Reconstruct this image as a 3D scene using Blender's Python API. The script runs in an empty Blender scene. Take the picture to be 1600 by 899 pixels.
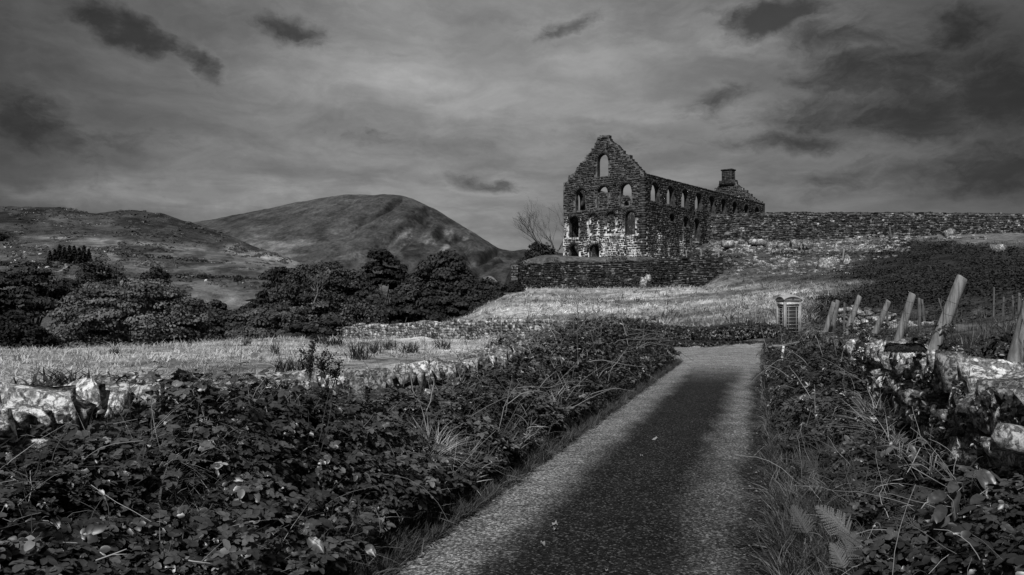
import bpy, math, random
import numpy as np
from mathutils import Vector, Matrix

# ------------------------------------------------------------------ scene, camera, light, sky
S = bpy.context.scene
COL = S.collection
rad = math.radians
rng = np.random.default_rng(11)
random.seed(11)

F = 1244.0          # focal length in photo pixels (28 mm on 36 mm)
HZ = 481.0          # horizon row of the photo
EYE = 1.75

cd = bpy.data.cameras.new('camera')
cam = bpy.data.objects.new('camera', cd)
COL.objects.link(cam)
cam.location = (0, 0, EYE)
cam.rotation_euler = (rad(90), 0, 0)
cd.lens = F / 1600 * 36
cd.sensor_width = 36
cd.shift_y = (HZ - 449.5) / 1600
cd.clip_start = 0.05
cd.clip_end = 20000
S.camera = cam

S.view_settings.view_transform = 'Standard'
S.view_settings.look = 'None'
S.view_settings.gamma = 1
S.view_settings.exposure = 0.0
S.render.film_transparent = False
S.cycles.max_bounces = 4
S.cycles.diffuse_bounces = 2
S.cycles.glossy_bounces = 2
S.cycles.transmission_bounces = 4
S.cycles.transparent_max_bounces = 8

SUN_AZ, SUN_EL = rad(197), rad(46)
ld = bpy.data.lights.new('sun', 'SUN')
ld.energy = 4.2
ld.angle = rad(5)
ld.color = (1, 1, 1)
sun = bpy.data.objects.new('sun', ld)
COL.objects.link(sun)
sd = Vector((math.sin(SUN_AZ) * math.cos(SUN_EL), math.cos(SUN_AZ) * math.cos(SUN_EL), math.sin(SUN_EL)))
sun.rotation_euler = sd.to_track_quat('Z', 'Y').to_euler()


class NT:
    """small expression helper for node trees"""
    def __init__(s, nt):
        s.nt = nt

    def n(s, t, **kw):
        nd = s.nt.nodes.new(t)
        for k, v in kw.items():
            setattr(nd, k, v)
        return nd

    def put(s, sock, v):
        if isinstance(v, (int, float)):
            sock.default_value = v
        elif isinstance(v, (tuple, list)):
            sock.default_value = v
        else:
            s.nt.links.new(v, sock)

    def m(s, op, a, b=0.0, c=None, clamp=False):
        nd = s.n('ShaderNodeMath', operation=op, use_clamp=clamp)
        s.put(nd.inputs[0], a)
        s.put(nd.inputs[1], b)
        if c is not None:
            s.put(nd.inputs[2], c)
        return nd.outputs[0]

    def add(s, a, b): return s.m('ADD', a, b)
    def sub(s, a, b): return s.m('SUBTRACT', a, b)
    def mul(s, a, b): return s.m('MULTIPLY', a, b)

    def rng(s, v, a, b, c, d, smooth=True):
        nd = s.n('ShaderNodeMapRange', interpolation_type='SMOOTHSTEP' if smooth else 'LINEAR')
        s.put(nd.inputs[0], v)
        for i, q in enumerate((a, b, c, d)):
            s.put(nd.inputs[i + 1], q)
        return nd.outputs[0]

    def mix(s, f, a, b):
        nd = s.n('ShaderNodeMix', data_type='FLOAT')
        s.put(nd.inputs[0], f)
        s.put(nd.inputs[2], a)
        s.put(nd.inputs[3], b)
        return nd.outputs[0]

    def noise(s, vec, scale, detail=4, rough=0.55, dist=0.0):
        nd = s.n('ShaderNodeTexNoise')
        if vec is not None:
            s.nt.links.new(vec, nd.inputs['Vector'])
        nd.inputs['Scale'].default_value = scale
        nd.inputs['Detail'].default_value = detail
        nd.inputs['Roughness'].default_value = rough
        nd.inputs['Distortion'].default_value = dist
        return nd.outputs[0]

    def vor(s, vec, scale, feature='F1', out=0, rand=1.0):
        nd = s.n('ShaderNodeTexVoronoi', feature=feature)
        s.nt.links.new(vec, nd.inputs['Vector'])
        nd.inputs['Scale'].default_value = scale
        nd.inputs['Randomness'].default_value = rand
        return nd.outputs[out]

    def xyz(s, vec):
        nd = s.n('ShaderNodeSeparateXYZ')
        s.nt.links.new(vec, nd.inputs[0])
        return nd.outputs

    def vec(s, x, y, z):
        nd = s.n('ShaderNodeCombineXYZ')
        for i, q in enumerate((x, y, z)):
            s.put(nd.inputs[i], q)
        return nd.outputs[0]

    def vscale(s, v, xyz):
        nd = s.n('ShaderNodeVectorMath', operation='MULTIPLY')
        s.nt.links.new(v, nd.inputs[0])
        nd.inputs[1].default_value = xyz
        return nd.outputs[0]

    def grey(s, v):
        return s.vec(v, v, v)


# (px, py, half width, half height, tilt, strength) of dark cloud puffs
PUFFS = [(205, 45, 70, 24, .25, .62), (300, 88, 48, 18, .5, .55), (455, 48, 62, 17, .12, .5), (885, 40, 42, 20, -.3, .55),
         (1210, 28, 92, 28, -.15, .7), (1490, 42, 66, 28, .05, .68), (1130, 148, 46, 22, 0, .42), (1240, 226, 95, 20, .1, .5),
         (765, 292, 52, 14, .2, .45), (1560, 150, 130, 60, 0, .62), (1400, 110, 150, 48, .1, .55), (1250, 100, 90, 40, 0, .3),
         (1440, 190, 120, 36, .1, .55), (1540, 260, 140, 40, 0, .55), (1320, 290, 90, 32, -.2, .4), (40, 190, 110, 46, .2, .6),
         (200, 222, 150, 26, .08, .34), (560, 215, 190, 22, .1, .2), (420, 175, 90, 22, .3, .2), (250, 125, 200, 16, 0, .18),
         (120, 280, 160, 34, 0, .3), (1000, 225, 120, 20, .05, .15), (1050, 75, 60, 16, .1, .15), (330, 300, 110, 12, .1, .25), (1350, 70, 190, 55, .1, .42), (1510, 120, 150, 60, 0, .5), (1310, 175, 150, 36, .05, .42), (1130, 30, 60, 14, 0, .3)]
# brighter rifts
RIFTS = [(690, 110, 260, 110, 0, .55), (1000, 130, 200, 90, 0, .35), (430, 290, 110, 16, .1, .3), (700, 330, 160, 60, 0, .4),
         (60, 302, 80, 12, 0, .5), (250, 306, 190, 20, 0, .5), (1150, 70, 60, 12, .1, .2), (590, 290, 40, 12, 0, .2), (1060, 250, 150, 50, 0, .2)]


def build_world():
    w = bpy.data.worlds.new('World')
    S.world = w
    w.use_nodes = True
    nt = w.node_tree
    nt.nodes.clear()
    N = NT(nt)
    tc = N.n('ShaderNodeTexCoord')
    d = tc.outputs['Generated']
    x, y, z = N.xyz(d)
    az = N.m('ARCTAN2', x, y)
    el = N.m('ARCSINE', z)
    # cloud-layer coordinates: the direction met with a high flat sheet of cloud
    zz = N.add(N.m('MAXIMUM', z, 0.0), 0.13)
    cv = N.vec(N.m('DIVIDE', x, zz), N.m('DIVIDE', y, zz), 0.0)
    big = N.noise(cv, .8, 5, .55, .3)
    fine = N.noise(N.vscale(cv, (1.0, 1.0, 1.0)), 2.6, 9, .62, .5)
    av = N.vec(az, N.mul(el, 2.2), 0.3)
    wisp = N.noise(av, 9.0, 10, .62, .4)
    wx = N.mul(N.sub(N.noise(av, 9.0, 7, .62), .5), .11)
    wy = N.mul(N.sub(N.noise(N.vec(az, el, 4.7), 15.0, 6, .6), .5), .05)
    az2, el2 = N.add(az, wx), N.add(el, wy)

    def blob(px, py, hw, hh, tilt):
        a0 = math.atan((px - 800) / F)
        e0 = math.atan((HZ - py) / math.hypot(F, px - 800))
        ca = math.cos(a0)
        dx, dy = N.sub(az2, a0), N.sub(el2, e0)
        dy = N.add(dy, N.mul(dx, tilt))
        dx = N.mul(dx, F / hw / ca)
        dy = N.mul(dy, F / hh)
        q = N.add(N.mul(dx, dx), N.mul(dy, dy))
        return N.m('EXPONENT', N.mul(q, -1.0))
    base = .105
    b = N.mix(big, .074, .17)
    b = N.mul(b, N.rng(fine, .3, .72, .8, 1.16))
    for (px, py, hw, hh, t, s_) in RIFTS:
        b = N.mul(b, N.add(1.0, N.mul(blob(px, py, hw, hh, t), s_)))
    # darker cloud gathers where the bias is high; the noise gives it body and torn edges
    tot = None
    for (px, py, hw, hh, t, s_) in PUFFS:
        g = N.mul(blob(px, py, hw * 1.15, hh * 1.15, t), min(1.0, s_ * 1.45))
        tot = g if tot is None else N.m('MAXIMUM', tot, g)
    torn = N.noise(N.vec(az2, N.mul(el2, 1.7), 7.3), 26.0, 8, .66, .6)
    mass = N.noise(N.vec(az, N.mul(el, 2.6), 5.5), 3.4, 5, .55, .3)
    c = N.add(tot, N.add(N.mul(N.sub(wisp, .5), .85), N.mul(N.sub(torn, .5), .75)))
    c = N.add(c, N.mul(N.sub(mass, .5), .8))
    dark = N.rng(c, .28, .88, 0.0, .72)
    q = N.mul(N.sub(c, .24), 8.0)
    rim = N.m('EXPONENT', N.mul(N.mul(q, q), -1.0))
    b = N.mul(b, N.mul(N.sub(1.0, dark), N.add(1.0, N.mul(rim, .1))))
    # long streaks in the sheet
    st = N.noise(N.vec(N.add(az, N.mul(el, .8)), N.mul(el2, 5.5), 2.1), 3.2, 7, .58, .5)
    b = N.mul(b, N.rng(st, .3, .7, .8, 1.16))
    # the overcast is thickest to the sides
    side = N.rng(N.m('ABSOLUTE', N.add(az, .02)), .2, .64, 1.06, .36)
    b = N.mul(b, side)
    # the blue daylight behind the overcast, desaturated
    sky = N.n('ShaderNodeTexSky', sky_type='NISHITA')
    sky.sun_disc = False
    sky.sun_elevation = SUN_EL
    sky.sun_rotation = SUN_AZ
    bw = N.n('ShaderNodeRGBToBW')
    nt.links.new(sky.outputs[0], bw.inputs[0])
    clear = N.mul(bw.outputs[0], .0035)
    b = N.add(b, clear)
    b = N.mul(b, SKY_GAIN)
    bg = N.n('ShaderNodeBackground')
    nt.links.new(N.grey(N.mul(b, 10.0)), bg.inputs[0])
    bg.inputs[1].default_value = .1
    out = N.n('ShaderNodeOutputWorld')
    nt.links.new(bg.outputs[0], out.inputs[0])


SKY_GAIN = 1.32
build_world()


# ------------------------------------------------------------------ helpers
def P(px, py, Y):
    return Vector(((px - 800) / F * Y, Y, EYE + (HZ - py) / F * Y))


def sm(a, b, v):
    t = np.clip((np.asarray(v, float) - a) / (b - a), 0, 1)
    return t * t * (3 - 2 * t)


def vnoise(x, y, z=0.0, seed=0):
    x, y, z = np.broadcast_arrays(np.asarray(x, float), np.asarray(y, float), np.asarray(z, float))
    xi, yi, zi = np.floor(x).astype(np.int64), np.floor(y).astype(np.int64), np.floor(z).astype(np.int64)
    xf, yf, zf = x - xi, y - yi, z - zi
    u, v, w = xf * xf * (3 - 2 * xf), yf * yf * (3 - 2 * yf), zf * zf * (3 - 2 * zf)

    def h(a, b, c):
        n = (a * 374761393 + b * 668265263 + c * 2147483647 + seed * 1274126177) & 0xFFFFFFFF
        n = ((n ^ (n >> 13)) * 1274126177) & 0xFFFFFFFF
        n = (n ^ (n >> 16)) & 0xFFFFFF
        return n / float(0xFFFFFF)
    r = 0
    for dz, wz in ((0, 1 - w), (1, w)):
        a = h(xi, yi, zi + dz) * (1 - u) + h(xi + 1, yi, zi + dz) * u
        b = h(xi, yi + 1, zi + dz) * (1 - u) + h(xi + 1, yi + 1, zi + dz) * u
        r = r + (a * (1 - v) + b * v) * wz
    return r


def fbm(x, y, z=0.0, seed=0, octv=4):
    r, a, s, t = 0, 1.0, 1.0, 0
    for k in range(octv):
        r = r + a * vnoise(np.asarray(x) * s, np.asarray(y) * s, np.asarray(z) * s, seed + k * 7)
        t += a
        a *= .5
        s *= 2.03
    return r / t


def mk(name, V, FS, mat=None, tone=None, parent=None, smooth=False):
    """one mesh object from arrays: V (n,3); FS list of (m,k) index arrays; tone per vertex"""
    V = np.asarray(V, np.float32).reshape(-1, 3)
    FS = [np.asarray(f, np.int32) for f in FS if len(f)]
    me = bpy.data.meshes.new(name)
    me.vertices.add(len(V))
    me.vertices.foreach_set('co', V.ravel())
    loops = np.concatenate([f.ravel() for f in FS])
    tot = np.concatenate([np.full(len(f), f.shape[1], np.int32) for f in FS])
    start = np.concatenate([[0], np.cumsum(tot)[:-1]]).astype(np.int32)
    me.loops.add(len(loops))
    me.loops.foreach_set('vertex_index', loops)
    me.polygons.add(len(tot))
    me.polygons.foreach_set('loop_start', start)
    me.polygons.foreach_set('loop_total', tot)
    if smooth:
        me.polygons.foreach_set('use_smooth', np.ones(len(tot), bool))
    at = me.attributes.new('tone', 'FLOAT', 'POINT')
    if tone is None:
        tone = np.ones(len(V), np.float32)
    at.data.foreach_set('value', np.broadcast_to(np.asarray(tone, np.float32), (len(V),)).copy())
    me.update(calc_edges=True)
    if mat:
        me.materials.append(mat)
    return link(name, me, parent)


def link(name, me, parent=None):
    o = bpy.data.objects.new(name, me)
    COL.objects.link(o)
    if parent is not None:
        o.parent = parent
    return o


def empty(name, loc=(0, 0, 0), rz=0.0):
    o = bpy.data.objects.new(name, None)
    COL.objects.link(o)
    o.location = loc
    o.rotation_euler = (0, 0, rz)
    o.empty_display_size = .2
    return o


def tag(o, label=None, cat=None, group=None, kind=None):
    if label: o['label'] = label
    if cat: o['category'] = cat
    if group: o['group'] = group
    if kind: o['kind'] = kind
    return o


def copy_tree(root, loc, rz=0.0, scale=None):
    r = root.copy()
    COL.objects.link(r)
    r.location = loc
    r.rotation_euler = (0, 0, rz)
    if scale is not None:
        r.scale = scale if hasattr(scale, '__len__') else (scale,) * 3
    for ch in list(root.children):
        c = ch.copy()
        COL.objects.link(c)
        c.parent = r
        for g in ch.children:
            q = g.copy()
            COL.objects.link(q)
            q.parent = c
    return r


class Soup:
    """collects pieces into one mesh"""
    def __init__(s):
        s.V, s.F, s.T, s.n = [], {}, [], 0

    def add(s, V, FS, tone=1.0):
        V = np.asarray(V, float).reshape(-1, 3)
        for f in FS:
            f = np.asarray(f, np.int64)
            if len(f):
                s.F.setdefault(f.shape[1], []).append(f + s.n)
        s.V.append(V)
        s.T.append(np.broadcast_to(np.asarray(tone, float), (len(V),)))
        s.n += len(V)

    def box(s, c, half, R=None, tone=1.0, jit=0.0):
        q = np.array([[a, b, d] for d in (-1, 1) for b in (-1, 1) for a in (-1, 1)], float) * np.asarray(half)
        if jit:
            q += rng.normal(0, jit, q.shape)
        if R is not None:
            q = q @ np.asarray(R).T
        s.add(q + np.asarray(c), [BOXF], tone)

    def tube(s, pts, rads, sides=5, tone=1.0, cap=True):
        pts = np.asarray(pts, float)
        n = len(pts)
        rads = np.broadcast_to(np.asarray(rads, float), (n,))
        tg = np.gradient(pts, axis=0)
        tg /= np.linalg.norm(tg, axis=1)[:, None] + 1e-9
        ref = np.array([0, 0, 1.0]) if abs(tg[0][2]) < .9 else np.array([1.0, 0, 0])
        a = np.cross(tg, ref)
        a /= np.linalg.norm(a, axis=1)[:, None] + 1e-9
        b = np.cross(tg, a)
        th = np.arange(sides) / sides * 2 * math.pi
        V = pts[:, None] + rads[:, None, None] * (np.cos(th)[None, :, None] * a[:, None] + np.sin(th)[None, :, None] * b[:, None])
        i = np.arange(n - 1)[:, None] * sides
        j = np.arange(sides)[None]
        j2 = (j + 1) % sides
        Q = np.stack([i + j, i + j2, i + sides + j2, i + sides + j], -1).reshape(-1, 4)
        fs = [Q]
        V = V.reshape(-1, 3)
        if cap:
            k = np.arange(sides)
            fs.append(np.stack([k[::-1], (k + (n - 1) * sides)]))
        s.add(V, fs, tone)

    def scatter(s, tv, tf, pos, R, scale, tone, tpl_tone=None):
        pos = np.asarray(pos, float)
        n, m = len(pos), len(tv)
        sc = np.asarray(scale, float)
        if sc.ndim < 2:
            sc = np.broadcast_to(sc, (n,))[:, None]
        V = np.einsum('nij,nmj->nmi', R, tv[None] * sc[:, None, :]) + pos[:, None]
        off = (np.arange(n) * m)[:, None, None]
        T = np.broadcast_to(np.asarray(tone, float), (n,))[:, None] * (np.ones(m) if tpl_tone is None else tpl_tone)[None]
        s.add(V.reshape(-1, 3), [(f[None] + off).reshape(-1, f.shape[1]) for f in tf], T.ravel())

    def obj(s, name, mat, parent=None, smooth=False):
        return mk(name, np.concatenate(s.V), [np.concatenate(f) for f in s.F.values()], mat, np.concatenate(s.T), parent, smooth)


BOXF = np.array([[0, 2, 3, 1], [4, 5, 7, 6], [0, 1, 5, 4], [2, 6, 7, 3], [0, 4, 6, 2], [1, 3, 7, 5]])


def basis(nrm, fwd):
    """rotation matrices: local x = fwd made square to the normal, local z = normal"""
    n = nrm / (np.linalg.norm(nrm, axis=1)[:, None] + 1e-9)
    x = fwd - (fwd * n).sum(1)[:, None] * n
    x /= np.linalg.norm(x, axis=1)[:, None] + 1e-9
    y = np.cross(n, x)
    return np.stack([x, y, n], -1)


def rdir(n):
    v = rng.normal(size=(n, 3))
    return v / np.linalg.norm(v, axis=1)[:, None]


def rotz(a):
    a = np.asarray(a, float)
    c, s_, o, z = np.cos(a), np.sin(a), np.ones_like(a), np.zeros_like(a)
    return np.stack([np.stack([c, -s_, z], -1), np.stack([s_, c, z], -1), np.stack([z, z, o], -1)], -2)


# ------------------------------------------------------------------ materials (the photograph is monochrome: all greys)
def material(name, value, rough=.85, spec=.25, noises=(), bump=None, attr=True, fn=None, two=False, transl=0.0):
    """value x tone attribute x noise factors; noises = (scale, low, high, detail)"""
    m = bpy.data.materials.new(name)
    m.use_nodes = True
    nt = m.node_tree
    nt.nodes.clear()
    N = NT(nt)
    geo = N.n('ShaderNodeNewGeometry')
    pos = geo.outputs['Position']
    oi = N.n('ShaderNodeTexCoord').outputs['Object']
    v = value
    if fn:
        v = fn(N, pos, oi)
    if attr:
        at = N.n('ShaderNodeAttribute', attribute_name='tone')
        v = N.mul(at.outputs['Fac'], v)
    for (sc, lo, hi, det) in noises:
        v = N.mul(v, N.rng(N.noise(pos, sc, det, .6), .28, .72, lo, hi))
    bs = N.n('ShaderNodeBsdfPrincipled')
    if isinstance(v, (int, float)):
        bs.inputs['Base Color'].default_value = (v, v, v, 1)
    else:
        nt.links.new(N.grey(v), bs.inputs['Base Color'])
    bs.inputs['Roughness'].default_value = rough
    bs.inputs['Specular IOR Level'].default_value = spec
    if bump:
        b = N.n('ShaderNodeBump')
        b.inputs['Strength'].default_value = bump[1]
        b.inputs['Distance'].default_value = bump[2]
        nt.links.new(N.noise(pos, bump[0], 8, .65), b.inputs['Height'])
        nt.links.new(b.outputs[0], bs.inputs['Normal'])
    out = N.n('ShaderNodeOutputMaterial')
    sh = bs.outputs[0]
    nt.links.new(sh, out.inputs[0])
    return m


M = {}
M['soil'] = material('dark_soil', .012, noises=((3, .5, 1.5, 6),), bump=(6, .6, .1))
M['ground'] = material('rough_pasture', 1.0, rough=1, spec=.05, noises=((.35, .55, 1.4, 6), (1.3, .45, 1.5, 6), (14, .7, 1.3, 4)), bump=(1.5, 1, .4))


def hill_fn(N, pos, oi):
    a = N.rng(N.noise(N.vscale(pos, (1, .2, 1.2)), .02, 12, .74, .4), .3, .7, .5, 1.5)
    b = N.rng(N.noise(N.vscale(pos, (1, .2, 1.2)), .11, 9, .75), .3, .7, .6, 1.4)
    return N.mul(a, b)


M['hills'] = material('hillside_turf', 1.0, rough=1, spec=.02, fn=hill_fn, bump=(.05, 1, 9))
M['leaf'] = material('bramble_leaf', .038, rough=.38, spec=.5, noises=((40, .8, 1.2, 2),))
M['fern'] = material('bracken_frond', .04, rough=.7, spec=.2)
M['blade'] = material('grass_blade', .3, rough=.8, spec=.15)
M['cane'] = material('dry_cane', .25, rough=.8, spec=.15)
M['crown'] = material('tree_foliage', .05, rough=.7, spec=.12)
M['bark'] = material('bark', .06, noises=((6, .6, 1.4, 5),), bump=(14, .6, .03))
M['deadwood'] = material('bare_wood', .16, noises=((6, .6, 1.4, 5),))


def lichen_fn(lo, mid, hi, sc, cover):
    def f(N, pos, oi):
        a = N.rng(N.noise(pos, sc, 8, .7, .4), .5 - cover, .6 - cover * .6, 0.0, 1.0)
        b = N.rng(N.noise(pos, sc * 3.1, 6, .65), .35, .65, lo, mid)
        v = N.mix(a, b, hi)
        c = N.rng(N.noise(pos, sc * .5, 5, .6), .55, .7, 0.0, .8)
        return N.mix(c, v, lo * .5)
    return f


M['stone'] = material('lichened_stone', 1, rough=.9, spec=.15, fn=lichen_fn(.035, .16, .5, 19.0, .03), bump=(26, .8, .03))
M['stone_mid'] = material('weathered_stone', 1, rough=.9, spec=.1, fn=lichen_fn(.05, .16, .4, 3.0, .02), bump=(9, .8, .06))
M['slate'] = material('mill_stone', 1, rough=.9, spec=.12, fn=lichen_fn(.045, .13, .34, 1.3, -.03), bump=(5, .8, .1))


def mortar_fn(N, pos, oi):
    x, y, z = N.xyz(pos)
    h = N.add(N.rng(z, 9.0, 15.5, .11, -.02), N.rng(z, 15.2, 16.8, 0.0, -.16))
    n = N.add(N.noise(N.vscale(pos, (1, 1, .4)), .8, 9, .7), h)
    a = N.rng(n, .49, .61, 0.0, 1.0)
    d = N.rng(N.noise(pos, 2.2, 6, .6), .35, .65, .05, .17)
    return N.mix(a, d, .8)


M['mortar'] = material('lime_mortar', 1, rough=.95, spec=.05, fn=mortar_fn, bump=(6, .6, .06))


def mill_fn(N, pos, oi):
    x, y, z = N.xyz(pos)
    h = N.add(N.rng(z, 9.0, 15.5, .08, -.04), N.rng(z, 15.2, 16.8, 0.0, -.2))
    n = N.add(N.noise(N.vscale(pos, (1, 1, .4)), .9, 9, .7), h)
    a = N.rng(n, .55, .68, 0.0, .8)
    d = N.rng(N.noise(pos, 1.6, 6, .65), .35, .68, .02, .085)
    return N.mix(a, d, .5)


M['mill'] = material('mill_rubble', 1, rough=.9, spec=.12, fn=mill_fn, bump=(5, .8, .1))
M['wood'] = material('weathered_post', 1, rough=.85, spec=.1, fn=lambda N, p, o: N.mul(N.rng(N.noise(N.vscale(o, (30, 30, 2.5)), 1.0, 6, .6), .3, .7, .5, 1.2), .23), bump=(60, .3, .01))
M['wire'] = material('galvanised_wire', .06, rough=.5, spec=.4)
M['paint'] = material('gloss_paint', .26, rough=.4, spec=.4, noises=((9, .8, 1.15, 5),))
M['sign'] = material('opal_sign', .75, rough=.4, spec=.4)
M['ink'] = material('black_lettering', .02, rough=.6)
M['white'] = material('white_paint', .7, rough=.6)
M['dark'] = material('dark_fitting', .02, rough=.5)
M['wool'] = material('sheep_wool', .6, rough=1, spec=.05)


def glass_mat():
    m = bpy.data.materials.new('window_glass')
    m.use_nodes = True
    bs = m.node_tree.nodes['Principled BSDF']
    bs.inputs['Base Color'].default_value = (.35, .35, .35, 1)
    bs.inputs['Roughness'].default_value = .08
    bs.inputs['Transmission Weight'].default_value = .9
    bs.inputs['IOR'].default_value = 1.1
    return m


M['glass'] = glass_mat()


# ------------------------------------------------------------------ terrain
def xl(Y): return -0.84 + .309 * (np.asarray(Y, float) - 5.2)      # left edge of the lane
def xr(Y): return xl(Y) + 2.53


CT = [(0, 0, 0), (-4, 0, .1), (4, 0, .5), (-12, 0, -.1), (12, 0, 1.0), (0, -20, 0), (-40, -20, 0), (40, -20, 2), (2, 10, 0), (5, 20, 0), (8, 31, 0), (13.6, 39, 0), (18, 36, .3),
      (-6, 9, -.15), (-10, 20, -.35), (-5, 30, -.35), (0, 38, -.3), (4, 36, -.1), (9, 38.5, .15)]
for (px, py, Y) in [(100, 573, 27), (300, 560, 32), (0, 552, 62), (150, 549, 60), (250, 541, 62), (450, 531, 70), (560, 533, 69), (700, 530, 58), (860, 532, 49),
                    (600, 531, 74), (690, 505, 77), (740, 488, 87), (800, 457, 100), (900, 502, 62), (1000, 490, 70), (1000, 455, 94), (900, 470, 88), (880, 452, 100), (1150, 487, 56), (1150, 445, 92), (1050, 447, 97),
                    (1250, 487, 52), (1300, 440, 80), (1300, 421, 95), (1250, 402, 107), (1100, 402, 112), (1100, 382, 121), (1250, 377, 122), (1400, 371, 122), (1600, 366, 116), (1750, 366, 110),
                    (1500, 402, 85), (1600, 402, 80), (1450, 462, 45), (1600, 462, 38), (1500, 500, 27), (1600, 512, 20), (1400, 505, 27), (1600, 552, 9), (1330, 505, 33), (1290, 503, 42), (1700, 480, 30), (1560, 385, 95)]:
    p = P(px, py, Y)
    CT.append((p.x, p.y, p.z))
CT += [(10, 117, 8.9), (18, 108, 8.6), (2, 118, 8.7), (6, 124, 8.9), (26, 119, 9.5), (1, 107, 7.5), (14, 104, 7.7), (2, 102, 4.2), (9, 101, 4.3), (-6, 112, 2), (-4, 125, 3), (-15, 110, -4), (-12, 95, -3.5),
       (-7, 87, -1.5), (-20, 92, -5.5), (-30, 88, -6), (-55, 90, -6.5), (-80, 95, -7), (-60, 75, -4), (-35, 78, -4), (-20, 80, -4), (-60, 50, -1.2), (-60, 20, -.6), (-100, 60, -4),
       (-50, 130, -7), (0, 150, 2), (30, 150, 10), (45, 160, 12), (-90, 150, -8), (-10, 180, -6), (80, 180, 12), (120, 130, 13), (100, 60, 7), (60, 20, 4), (130, 80, 9)]
CT = np.array(CT, float)


def _rbf():
    d = np.linalg.norm(CT[:, None, :2] - CT[None, :, :2], axis=-1)
    A = np.sqrt(d * d + 9.0)
    n = len(CT)
    K = np.zeros((n + 3, n + 3))
    K[:n, :n] = A - .02 * np.eye(n)
    K[:n, n] = 1
    K[:n, n + 1:] = CT[:, :2] / 50
    K[n:, :n] = K[:n, n:].T
    return np.linalg.solve(K, np.concatenate([CT[:, 2], [0, 0, 0]]))


RW = _rbf()
MC, GD, SDR = np.array((18.7, 113.0)), np.array((-.772, .636)), np.array((.636, .772))


def base_h(x, y):
    x, y = np.asarray(x, float), np.asarray(y, float)
    sh = x.shape
    x, y = x.ravel(), y.ravel()
    out = np.zeros(len(x))
    n = len(CT)
    xc, yc = np.clip(x, -140, 150), np.clip(y, -40, 185)
    for i in range(0, len(x), 20000):
        s_ = slice(i, i + 20000)
        d = np.hypot(xc[s_, None] - CT[None, :, 0], yc[s_, None] - CT[None, :, 1])
        out[s_] = np.sqrt(d * d + 9) @ RW[:n] + RW[n] + (xc[s_] * RW[n + 1] + yc[s_] * RW[n + 2]) / 50
    return out.reshape(sh)


def emb_y(x): return 128.5 - (np.asarray(x, float) - 31.5) * .055      # face of the tramway embankment
def ter_y(x): return 105.0 - np.asarray(x, float) * .19                 # face of the terrace wall


def H(x, y, detail=True):
    x, y = np.asarray(x, float), np.asarray(y, float)
    h = base_h(x, y)
    # far land sinks below the hills
    r = np.hypot(x, y)
    h = h + (-9 - h) * sm(150, 230, r)
    if detail:
        far = sm(2, 30, r)
        h = h + far * ((fbm(x * .16, y * .16, 0, 3) - .5) * .5 + (fbm(x * .7, y * .7, 0, 5) - .5) * .25)
    # verge and lane
    dl, dr = xl(y) - x, x - xr(y)
    lane = (1 - sm(.1, 1.9, np.maximum(dl, dr))) * (1 - sm(27, 33, y))
    h = h * (1 - lane)
    bank = sm(.15, 1.1, dl) * (1 - sm(1.7, 2.6, dl)) * (1 - sm(23.5, 26, y)) * sm(-30, -10, y)
    h = h + bank * .22
    cross = (1 - sm(2.7, 4.2, np.abs(y - 31.0))) * sm(4.0, 5.6, x) * (1 - sm(24, 28, x))
    h = h * (1 - cross)
    # the stepped terraces by the mill
    tq = y - ter_y(x)
    zone = sm(-2.5, .5, x) * (1 - sm(22, 27, x))
    cap = np.minimum(h, 4.3 + np.minimum(tq, 0) * .05)
    h = h + (cap - h) * np.minimum(1, zone * 1.5) * sm(-22, -12, tq) * (tq < 3.0)
    h = np.where((zone > .6) & (tq >= 3.0) & (tq < 9), np.maximum(h, 7.25 + .022 * x), h)
    drop = sm(.2, -2.5, x) * sm(-14, -10, x) * (tq > -2) * (1 - sm(124, 130, y))
    h = h + (np.minimum(h, 2.8) - h) * drop
    q = y - emb_y(x)
    e = sm(1.0, 4.0, q) * sm(30, 34, x) * (1 - sm(45, 90, q))
    h = h + (16.4 - h) * e
    a = np.stack([x - MC[0], y - MC[1]], -1)
    u, s_ = a @ GD, a @ SDR
    inside = sm(-1.5, .5, u) * (1 - sm(13.5, 15.5, u)) * sm(-1.5, .5, s_) * (1 - sm(43.5, 45.5, s_))
    h = h + (8.8 - h) * inside
    return h


def Hs(x, y): return float(H(np.array([x]), np.array([y]))[0])


def on_ground(px, py, y0=4.0, y1=240.0):
    """distance at which the sight line of a photo pixel meets the land"""
    Y = np.geomspace(y0, y1, 900)
    z = EYE + (HZ - py) / F * Y
    hit = np.nonzero(z < H((px - 800) / F * Y, Y))[0]
    return float(Y[hit[0]]) if len(hit) else None


def project(x, y, z):
    yy = np.maximum(y, .3)
    return 800 + F * x / yy, HZ - F * (z - EYE) / yy


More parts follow.
